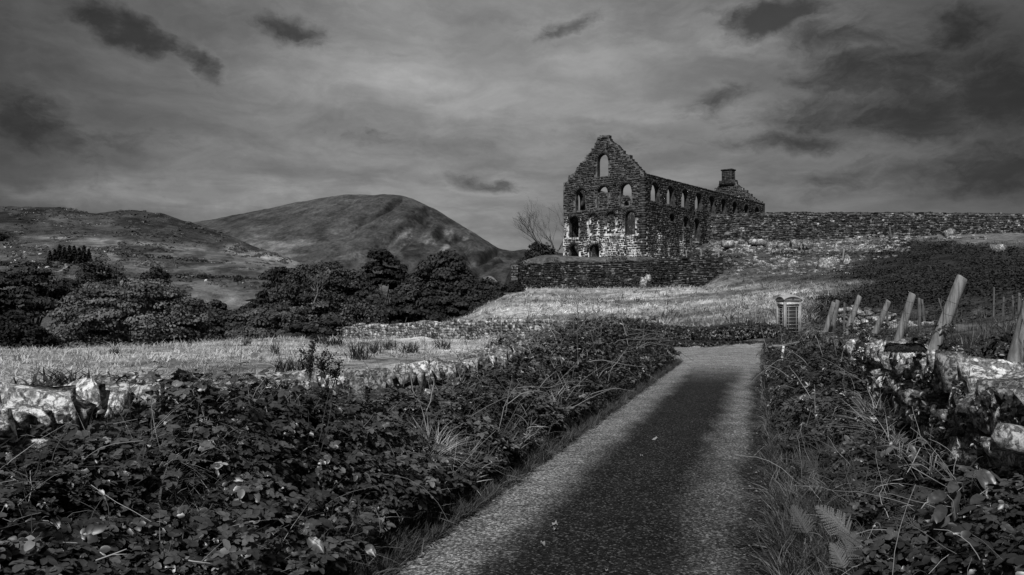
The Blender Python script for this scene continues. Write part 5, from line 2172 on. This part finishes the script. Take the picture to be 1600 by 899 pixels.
def build_field_grass():
    r_ = np.random.default_rng(800)
    gs = Soup()
    # pasture beyond the wall
    n = 13000
    Y = 6.0 * (80 / 6.0) ** (r_.random(n) ** .8)
    px = r_.uniform(-60, 960, n)
    x = (px - 800) / F * Y
    dl = xl(Y) - x
    wy = np.interp(x, [-14.6, -9, -4, 2.4, 5.2, 6.6], [70, 64.5, 58.5, 50, 43, 37.5])
    edge = np.where(x < -14.6, 71.5 + 1.0 * np.sin(x * .3) - np.maximum(0, -14.6 - x) * .13, wy)
    k = (dl > 2.5) & (Y < edge) & ~((np.abs(Y - 31) < 3.4) & (x > -6))
    x, Y = x[k], Y[k]
    z = H(x, Y)
    c = fbm(x * .22, Y * .22, 0, 801)
    h = np.interp(Y, [6, 20, 70], [.14, .22, .42]) * r_.uniform(.6, 1.3, len(x)) * (.6 + .8 * c)
    grass_on(gs, FARTUFT, x, Y, z - .03, h, (.6 + .9 * c) * r_.uniform(.75, 1.3, len(x)) * 1.2, 802, (.1, 0, 0), .3)
    o = gs.obj('pasture_grass', M['blade'])
    tag(o, kind='stuff')
    gs = Soup()
    n = 34000
    Y = 36 * (112 / 36) ** r_.random(n)
    px = r_.uniform(620, 1760, n)
    x = (px - 800) / F * Y
    wy = np.interp(x, [-30, -14.6, -9, -4, 2.4, 5.2, 6.6, 30], [76, 71, 65.5, 59.5, 51, 44, 41, 41])
    z = H(x, Y)
    pp, qq = project(x, Y, z)
    t = land_tone(x, Y, z)
    k = (Y > wy) & (Y < ter_y(np.clip(x, 0, 22)) - .5) & (t > .07)
    x, Y, z, t = x[k], Y[k], z[k], t[k]
    c = fbm(x * .12 + Y * .04, Y * .35, 0, 26)
    hh = r_.uniform(.2, .5, len(x)) * (.4 + 1.1 * c)
    grass_on(gs, FARTUFT, x, Y, z - .05, hh, t / .25 * (.3 + 1.5 * fbm(x * .4, Y * .9, 0, 27)) * r_.uniform(.7, 1.3, len(x)), 803, (.15, 0, 0), .35)
    tag(gs.obj('hill_grass', M['blade']), kind='stuff')
    # heather and bilberry on the upper slope
    hs = Soup()
    n = 9000
    Y = 26 * (122 / 26) ** r_.random(n)
    px = r_.uniform(1060, 1900, n)
    x = (px - 800) / F * Y
    z = H(x, Y)
    t = land_tone(x, Y, z)
    k = (t < .07) & (Y > 34 - (px - 1300) * .02) & (Y < emb_y(x) - 3)
    x, Y, z = x[k], Y[k], z[k]
    m = len(x)
    for rep in range(12):
        d = rdir(m)
        d[:, 2] = np.abs(d[:, 2])
        s_ = np.interp(Y, [26, 120], [.28, .6])
        pos = np.stack([x, Y, z], -1) + d * s_[:, None] * np.array((1.4, 1.4, .7))
        hs.scatter(LEAF4, LEAF4F, pos, basis(d + np.array((0, 0, .8)) + r_.normal(0, .4, (m, 3)), rdir(m)), s_ * r_.uniform(.2, .6, m), r_.uniform(.3, 1.0, m) * (.25 + 1.0 * fbm(x * .14, Y * .3, 0, 28)))
    tag(hs.obj('heather', M['crown']), kind='stuff')
    # dark growth on and about the terrace wall
    hs = Soup()
    n = 1300
    x = r_.uniform(0, 21, n)
    u = r_.random(n)
    Y = ter_y(x) + np.where(u < .5, r_.uniform(-1.2, 0, n), r_.uniform(0, 5, n))
    z = np.where(u < .5, r_.uniform(3.8, 7.6, n), np.maximum(H(x, Y), 7.4 + x * .02))
    c = fbm(x * .5, z * .8, 0, 811)
    k = (c > .5)
    x, Y, z = x[k], Y[k], z[k]
    m = len(x)
    for rep in range(5):
        d = rdir(m)
        pos = np.stack([x, Y, z], -1) + d * np.array((.35, .3, .25))
        hs.scatter(LEAF4, LEAF4F, pos, basis(d + np.array((0, -.5, .6)), rdir(m)), r_.uniform(.12, .28, m), r_.uniform(.3, .9, m))
    tag(hs.obj('ivy', M['crown']), kind='stuff')


build_field_grass()


# ---- dark rush clumps in the pasture
def rush_thing(me_list, name, label, x, y, h, w, group, tone=1):
    o = link(name, random.choice(me_list))
    o.location = (x, y, Hs(x, y) - .03)
    o.scale = (w, w, h)
    o.rotation_euler = (0, 0, random.uniform(0, 6))
    tag(o, label, 'rushes', group)
    return o


RME = []
for k, (v, f) in enumerate(RUSH):
    o = mk('rush_clump', v, f, M['fern'], 1.0)
    RME.append(o.data)
    bpy.data.objects.remove(o)
RC = [(60, 590, 13, .32, 2.2, 'wide dark rush clump by the mossy wall top'), (24, 592, 12, .3, 1.8, 'dark rush clump at the near edge of the pasture'), (100, 586, 14, .36, 2.2, 'dark rush clump between the wide one and the bramble top'),
      (352, 586, 13.5, .3, 1.6, 'rush clump by the flat pale coping stone'), (430, 556, 27, .55, .7, 'small upright rush clump alone in the middle of the pasture'), (455, 574, 17, .4, 1.6, 'rush clump behind the tall dark dock stalk'),
      (560, 562, 22, .55, 1.4, 'tall rush clump behind the broken wall stones'), (585, 553, 28, .5, 1.3, 'broad rush clump beyond the broken wall stones'), (520, 540, 40, .55, 2.4, 'far rush bed at the end of the field wall'), (500, 538, 43, .6, 2.0, 'far rush bed nearest the low leafy tree'),
      (640, 552, 31, .5, 1.6, 'rush clump before the middle of the field wall'), (690, 546, 34, .5, 1.8, 'rush clump close under the field wall'), (610, 545, 38, .5, 1.5, 'rush clump near the end of the field wall'), (386, 541, 42, .5, .9, 'rush tussock in the pasture before the layered tree'), (180, 556, 30, .4, .9, 'short rush tussock in the paler grass')]
for (px, py, Y, h, w, lab) in RC:
    yy = on_ground(px, py, 5, 90) or Y
    yy = min(max(yy, Y * .7), Y * 1.5)
    rush_thing(RME, 'rush_clump', lab, (px - 800) / F * yy, yy, h * yy / Y * 1.05, w * .8 * yy / Y, 'dark rush clumps in the pasture')
# spiky iris leaves beyond the junction
for (px, Y, h, lab) in [(1168, 37.5, 1.6, 'tall spiky leaf clump beside the telephone kiosk'), (1186, 37.8, 1.5, 'spiky leaf clump nearest the telephone kiosk'), (1152, 37.2, 1.3, 'spiky leaf clump farther along the junction hedge')]:
    x = (px - 800) / F * Y
    rush_thing(RME, 'spiky_plant', lab, x, Y, h, 2.0, 'spiky plants by the junction')


# ---- the hedge across the junction
def leafy_mass(pts, n, size, leaf, tone, seed, flat=.9):
    r_ = np.random.default_rng(seed)
    sp = Soup()
    for (x, y, z, s_) in pts:
        d = rdir(n)
        d[:, 2] = np.abs(d[:, 2]) * 1.1 - .25
        pos = np.array((x, y, z)) + d * s_ * r_.uniform(.55, 1.05, (n, 1)) * np.array((1, 1, flat))
        sp.scatter(SIMP[0][0], [SIMP[0][1]], pos, basis(d + np.array((0, -.3, .7)) + r_.normal(0, .4, (n, 3)), r_.normal(size=(n, 3))), leaf * r_.uniform(.6, 1.3, n), tone * r_.uniform(.5, 1.4, n))
    return sp


hp = []
for px in np.arange(1012, 1222, 8):
    Y = 36.6 + random.uniform(-.3, .6)
    top = np.interp(px, [1010, 1040, 1070, 1110, 1150, 1200, 1222], [498, 504, 506, 507, 501, 500, 507])
    zt = EYE + (HZ - top) / F * Y
    hp.append(((px - 800) / F * Y, Y, max(.2, zt * .45), max(.35, zt * .6)))
o = leafy_mass(hp, 480, 1, .17, .8, 821).obj('hedge', M['leaf'])
tag(o, 'dark hedge along the far side of the lane junction', 'hedge')
hp = []
for px in np.arange(1040, 1230, 7):
    hp.append(((px - 800) / F * 34.5, 34.5 + random.uniform(-.25, .5), .1, .3))
o = leafy_mass(hp, 90, 1, .16, .6, 822).obj('bramble_thicket', M['leaf'])
tag(o, 'low undergrowth along the far edge of the cross road', kind='stuff')
# brambles behind the right-hand wall and round the kiosk foot
hp = [(13.55 + random.uniform(-1.4, 1.6), 37.9 + random.uniform(-.5, .4), .15, random.uniform(.2, .34)) for _ in range(14)]
for _ in range(26):
    Y = random.uniform(15, 34)
    x = float(xr(Y)) + random.uniform(2.2, 5.0)
    hp.append((x, Y, Hs(x, Y), random.uniform(.2, .45)))
for (px, py, Y, s_) in [(1490, 545, 8.8, .16), (1476, 505, 8.9, .1), (1540, 558, 7.0, .25), (1580, 540, 6.6, .22), (1440, 540, 9.5, .2), (1340, 520, 16, .35), (1360, 530, 12.5, .2)]:
    p = P(px, py, Y)
    hp.append((p.x, p.y, p.z - .05, s_))
o = leafy_mass(hp, 150, 1, .11, .7, 823).obj('bramble_thicket', M['leaf'])
tag(o, 'bramble patches behind the stone wall and round the kiosk', kind='stuff')
# moss cushion on the wall
ms = Soup()
pc = P(1415, 541, 7.6)
r_ = np.random.default_rng(830)
n = 2600
d = rdir(n)
d[:, 2] = np.abs(d[:, 2])
pos = np.array(pc) + d * (np.array((.17, .17, .07)) * (.5 + .9 * vnoise(d[:, 0] * 2, d[:, 1] * 2, 0, 3))[:, None]) + np.array((0, 0, -.05))
ms.scatter(LEAF4, LEAF4F, pos, basis(d * np.array((1, 1, 2)) + r_.normal(0, .5, (n, 3)), rdir(n)), r_.uniform(.015, .035, n), r_.uniform(.2, .7, n))
tag(ms.obj('moss', M['fern']), kind='stuff')


# ------------------------------------------------------------------ single plants near the lane
def place_on_left(px, py, y0=3.0):
    Y = np.geomspace(y0, 27, 700)
    x = (px - 800) / F * Y
    z = EYE + (HZ - py) / F * Y
    s_ = left_surf(Y, xl(Y) - x) if px < 1000 else right_surf(Y, x - xr(Y))
    k = np.nonzero(z < s_)[0]
    i = k[0] if len(k) else len(Y) - 1
    return np.array((x[i], Y[i], z[i]))


def place_on_right(px, py, y0=3.0):
    Y = np.geomspace(y0, 27, 700)
    x = (px - 800) / F * Y
    z = EYE + (HZ - py) / F * Y
    s_ = right_surf(Y, x - xr(Y))
    k = np.nonzero(z < s_)[0]
    i = k[0] if len(k) else len(Y) - 1
    return np.array((x[i], Y[i], z[i]))


# pale tussock leaning over the verge
p = place_on_left(672, 722)
gs = Soup()
r_ = np.random.default_rng(840)
n = 34
grass_on(gs, LONGTUFT, p[0] + r_.normal(0, .09, n), p[1] + r_.normal(0, .12, n), p[2] - .06 + 0 * r_.random(n), r_.uniform(.24, .46, n), r_.uniform(.5, 1.25, n), 841, (.12, -.2, 0), .4)
tag(gs.obj('grass_tussock', M['blade']), 'pale dry grass tussock spilling out of the brambles by the lane', 'grass tussock')
p = place_on_left(300, 850, 2.2)
gs = Soup()
grass_on(gs, LONGTUFT, p[0] + r_.normal(0, .1, 12), p[1] + r_.normal(0, .08, 12), p[2] - .05 + 0 * r_.random(12), r_.uniform(.2, .34, 12), r_.uniform(.25, .7, 12), 842, (.3, -.2, 0), .6)
tag(gs.obj('grass_tussock', M['blade']), 'arching grass tuft low in the darkest corner of the brambles', 'grass tussock')


# broad dock leaves at the roadside
def dock_leaf(seed, L, W):
    r_ = np.random.default_rng(seed)
    nx, ny = 9, 5
    V = []
    for i in range(nx):
        t = i / (nx - 1)
        w = W * (math.sin(math.pi * (t * .92 + .06)) ** .65)
        for j in range(ny):
            s_ = j / (ny - 1) * 2 - 1
            V.append((t * L, s_ * w / 2, -.35 * L * t * t + .1 * abs(s_) * W + .03 * W * math.sin(t * 17 + s_ * 3) + r_.uniform(-.004, .004)))
    i = (np.arange(nx - 1)[:, None] * ny + np.arange(ny - 1)[None]).ravel()
    return np.array(V), [np.stack([i, i + ny, i + ny + 1, i + 1], -1)]


for (px, py, L, W, ang, tn, lab) in [(482, 842, .16, .095, -.6, 2.3, 'largest pale dock leaf low on the verge'), (573, 852, .12, .075, -.9, 1.9, 'dock leaf drooping next to the lane edge'), (548, 862, .1, .07, -.4, 1.2, 'dark dock leaf between the two pale dock leaves'),
                                    (498, 812, .14, .07, .2, 1.6, 'long dock leaf above the largest dock leaf'), (737, 760, .09, .05, 0, 1.4, 'small pale leaf lying at the lane edge'), (524, 880, .1, .06, -.2, .9, 'lowest dock leaf at the bottom of the verge')]:
    p = place_on_left(px, py, 2.0)
    p = np.array(P(px, py, p[1] - .28))
    v, f = dock_leaf(int(px), L * .75, W * .75)
    o = mk('dock_leaf', v, f, M['leaf'], tn * .6, smooth=True)
    o.location = p
    o.rotation_euler = (rad(35), rad(20), ang)
    tag(o, lab, 'dock leaf', 'broad dock leaves on the verge')


# tall dead dock stalk standing above the wall
def dock_stalk(name, label, foot, h, seed, group=None):
    r_ = np.random.default_rng(seed)
    o = empty(name, foot)
    st = Soup()
    sd_ = Soup()
    top = np.array((r_.normal(0, .05), 0, h))
    stems = [(np.zeros(3), top)]
    for k in range(7):
        t = r_.uniform(.35, .8)
        a = r_.uniform(0, 6.28)
        stems.append((top * t, top * t + np.array((math.cos(a) * .11, math.sin(a) * .11, h * .3)) * r_.uniform(.5, 1)))
    for a, b in stems:
        st.tube([a, (a + b) / 2 + r_.normal(0, .008, 3), b], [.005, .004, .002], 5, 1.0)
        L = np.linalg.norm(b - a)
        m = int(L * 520)
        t = r_.uniform(.35 if a[2] == 0 else .1, 1, m)
        pos = a + (b - a) * t[:, None] + r_.normal(0, .010, (m, 3)) * (1 + (np.floor(t * 22) % 2))[:, None]
        sd_.scatter(LEAF4, LEAF4F, pos, basis(r_.normal(size=(m, 3)), r_.normal(size=(m, 3))), r_.uniform(.010, .022, m), r_.uniform(.3, .8, m))
    st.obj('stem', M['bark'], o)
    so = sd_.obj('seed_heads', M['fern'], o)
    so['kind'] = 'stuff'
    tag(o, label, 'plant', group)


dock_stalk('dock_plant', 'tallest dark seeded dock stalk rising over the pasture beside the wall', P(480, 622, 6.6), .50, 851, 'dead dock stalks')
dock_stalk('dock_plant', 'second dark dock stalk leaning close to the tallest one', P(500, 612, 6.9), .36, 852, 'dead dock stalks')
dock_stalk('dock_plant', 'short dark dock stalk nearest the broken pale stones', P(520, 608, 7.0), .26, 853, 'dead dock stalks')


# the pale fern by the lane: real fronds with leaflets
fr = empty('fern', place_on_right(1300, 850, 3.0))
tag(fr, 'pale fern with finely cut fronds low at the foot of the bank', 'fern')
b0 = np.array(fr.location)
for k, (px, py, qx, qy, s_) in enumerate([(1330, 850, 1268, 782, 1), (1345, 862, 1295, 832, 1), (1318, 905, 1292, 845, 1), (1345, 890, 1322, 840, 1), (1300, 905, 1345, 820, .9), (1262, 850, 1233, 782, .7)]):
    v, f, t = frond(17, .3, True, 860 + k)
    d0 = place_on_right(px, py, 3.0)
    Yk = max(3.4, d0[1] - .2)
    a, b = np.array(P(px, py, Yk)), np.array(P(qx, qy, Yk + .02))
    d = b - a
    L = np.linalg.norm(d) * .9
    nrm = np.array((-.25, -.85, .45))
    R = basis(nrm[None], d[None])[0]
    o = mk('frond', (v * L) @ R.T, f, M['fern'], t * (2.6 if k in (0, 2, 3) else 1.6), fr)
    o.location = a + np.array((0, -.05, .05)) - b0


# broad-leaved seedling sprays under the wall
def spray(name, label, px, py, n, leaf, tone, seed, spread=.2, Y=None):
    r_ = np.random.default_rng(seed)
    p = place_on_right(px, py, 3.0)
    p = np.array(P(px, py, p[1] - .2))
    o = empty(name, p)
    tag(o, label, 'plant', 'broad leaved plants under the wall')
    st = Soup()
    ls = []
    for k in range(n):
        a = r_.uniform(0, 6.28)
        q = np.array((math.cos(a) * spread * r_.uniform(.3, 1), math.sin(a) * spread * .6, r_.uniform(.0, .16)))
        st.tube([(0, 0, -.15), q * .5 + np.array((0, 0, .03)), q], [.003, .0025, .0015], 4)
        v, f = dock_leaf(seed + k, leaf * r_.uniform(.75, 1.2), leaf * .5)
        nn = np.array((r_.normal(0, .3), -.5 + r_.normal(0, .2), 1.0))
        R = basis(nn[None], np.array((math.cos(a), math.sin(a) - .2, -.1))[None])[0]
        ls.append(mk('leaf', v @ R.T, f, M['leaf'], tone * r_.uniform(.6, 1.4), o, smooth=True))
        ls[-1].location = q
    st.obj('stem', M['cane'], o)


spray('seedling', 'palest broad leaved spray in the middle of the bank below the wall', 1408, 712, 7, .085, 1.9, 871, .16)
spray('seedling', 'pale spray left of a dead twig and right of the bracken', 1452, 728, 6, .085, 1.7, 872, .16)
spray('seedling', 'dark broad leaved plant low under the wall', 1512, 770, 8, .11, 1.2, 873, .2)
spray('seedling', 'large dark leaved plant at the bottom of the bank', 1500, 812, 8, .12, 1.0, 874, .2)
spray('seedling', 'grey leaved plant beside the stone at the picture edge', 1572, 742, 8, .1, 1.5, 875, .18)
spray('seedling', 'mid grey spray just beneath the big wall stones', 1490, 692, 7, .08, 1.7, 876, .16)
spray('seedling', 'dark spray between the low plant and the picture edge', 1560, 800, 7, .11, 1.0, 877, .18)

# dead twigs
TW = [([(1508, 716), (1550, 692), (1590, 668), (1640, 630)], 4.3, .006, 'forked pale twig reaching from the stone at the picture edge', 1.0, [[(1562, 684), (1568, 705), (1562, 716)], [(1575, 676), (1556, 655)]]),
      ([(1391, 752), (1412, 748), (1424, 728), (1438, 700)], 5.0, .005, 'crooked pale twig under the palest broad leaved spray', 1.2, [[(1412, 748), (1420, 760)]]),
      ([(1425, 730), (1470, 756), (1505, 775)], 4.9, .003, 'thin straight stalk slanting down the bank', .9, []),
      ([(1360, 876), (1390, 884), (1425, 899)], 3.9, .004, 'pale stalk low beside the fern', 1.2, [[(1376, 880), (1392, 872), (1406, 876)]]),
      ([(1436, 800), (1446, 786), (1470, 782), (1486, 790)], 4.3, .004, 'arched pale grass stem in the dark undergrowth', 1.1, []),
      ([(72, 612), (74, 660), (77, 730)], 4.0, .006, 'upright pale dead stem before the brambles', 1.2, []),
      ([(150, 876), (180, 865), (198, 858)], 2.9, .004, 'short dead twig lying in the bramble corner', 1.3, [[(175, 867), (198, 866)]]),
      ([(276, 872), (300, 877), (332, 881)], 2.8, .005, 'straight pale stick at the bottom of the brambles', 1.3, []),
      ([(40, 760), (90, 705), (150, 668), (215, 655)], 3.4, .003, 'long arching bare cane over the dark brambles', .9, []),
      ([(75, 620), (110, 610), (150, 625), (185, 640)], 4.0, .003, 'thin cane crossing the upright dead stem', 1.0, []),
      ([(345, 575), (352, 600), (340, 640)], 5.0, .003, 'thin dry stem below the pale coping stone', .8, []),
      ([(205, 640), (245, 605), (275, 592)], 4.6, .003, 'slanting cane near the bramble crest', 1.0, []),
      ([(1005, 580), (1012, 560), (1022, 548)], 12.5, .008, 'dry stalk leaning out of the far brambles', .8, []),
      ([(875, 555), (880, 580), (868, 612)], 9.0, .005, 'pale forked stalk in the brambles beside the lane', .8, [[(880, 580), (890, 560)]])]
for k, (pl_, Y, r_, lab, tn, br) in enumerate(TW):
    if pl_[0][0] < 1000:
        q = [place_on_left(a, b, 2.2) for a, b in pl_]
    else:
        q = [place_on_right(a, b, 3.2) for a, b in pl_]
    Yk = float(np.median([t[1] for t in q])) - .26
    sp = Soup()
    main = np.array([np.array(P(a, b, Yk)) for a, b in pl_])
    sp.tube(main, np.linspace(r_, r_ * .5, len(main)), 5, tn)
    for b_ in br:
        sp.tube(np.array([np.array(P(a, b, Yk)) for a, b in b_]), np.linspace(r_ * .6, r_ * .3, len(b_)), 4, tn)
    o = sp.obj('dead_twig', M['cane'])
    tag(o, lab, 'twig', 'dead twigs in the undergrowth')

# leaf litter and grit along both edges of the tarmac
r_ = np.random.default_rng(890)
n = 5200
Y = 3.0 * (27 / 3.0) ** r_.random(n)
side = r_.random(n) < .6
e = r_.normal(.02, .11, n)
x = np.where(side, xl(Y) - e, xr(Y) + e)
ls = Soup()
ls.scatter(LEAF4, LEAF4F, np.stack([x, Y, .022 + np.maximum(e, 0) * .25 + .012 * r_.random(n)], -1), basis(np.stack([r_.normal(0, .3, n), r_.normal(0, .3, n), np.ones(n)], -1), rdir(n)), r_.uniform(.008, .035, n), r_.choice((.05, .1, .2, .35, .8), n))
tag(ls.obj('leaf_litter', M['cane']), kind='stuff')
# dark tussocks mottling the hill grass
n = 2600
Y = 38 * (108 / 38) ** r_.random(n)
px = r_.uniform(690, 1500, n)
x = (px - 800) / F * Y
z = H(x, Y)
t = land_tone(x, Y, z)
c = fbm(x * .16, Y * .4, 0, 891)
k = (t > .05) & (c > .5) & (Y < ter_y(np.clip(x, 0, 22)) - 1) & (Y > np.interp(x, [-30, -14.6, -9, -4, 2.4, 5.2, 6.6, 30], [76, 71, 65.5, 59.5, 51, 44, 41, 41]))
ts = Soup()
grass_on(ts, FARTUFT, x[k], Y[k], z[k] - .05, r_.uniform(.3, .75, k.sum()), r_.uniform(.12, .4, k.sum()), 892, (.2, 0, 0), .5)
tag(ts.obj('tussocks', M['blade']), kind='stuff')

# fallen leaves on the tarmac
for k, (px, py, lab) in enumerate([(862, 818, 'pale fallen leaf on the tarmac farthest from the verge'), (868, 828, 'fallen leaf close beside the first on the tarmac'), (1028, 685, 'flattened pair of leaves on the middle of the lane'), (1000, 711, 'small fallen leaf on the dark centre of the lane'), (843, 850, 'tiny pale leaf on the lane nearest the camera'), (950, 893, 'curled stalk of leaves at the very bottom of the lane')]):
    Y = (EYE - .06) * F / (py - HZ)
    v, f = leaflet(.05 if k != 2 else .09, .03, .004, 900 + k)
    o = mk('fallen_leaf', v, [f], M['cane'], .8)
    o.location = ((px - 800) / F * Y, Y, .068)
    o.rotation_euler = (.1, .1, k * 1.7)
    tag(o, lab, 'leaf', 'fallen leaves on the lane')

# stone lump at the picture's edge on the bank
v, f = stone_mesh(77)
o = mk('boulder', v * np.array((.22, .2, .16)), [f], M['stone'], 1.0)
o.location = P(1598, 690, 4.35)
o.rotation_euler = (.1, .25, .4)
tag(o, 'pale cracked stone low on the bank, cut by the edge of the picture', 'boulder', 'pale rocks on the slope')
bpy.context.view_layer.update()
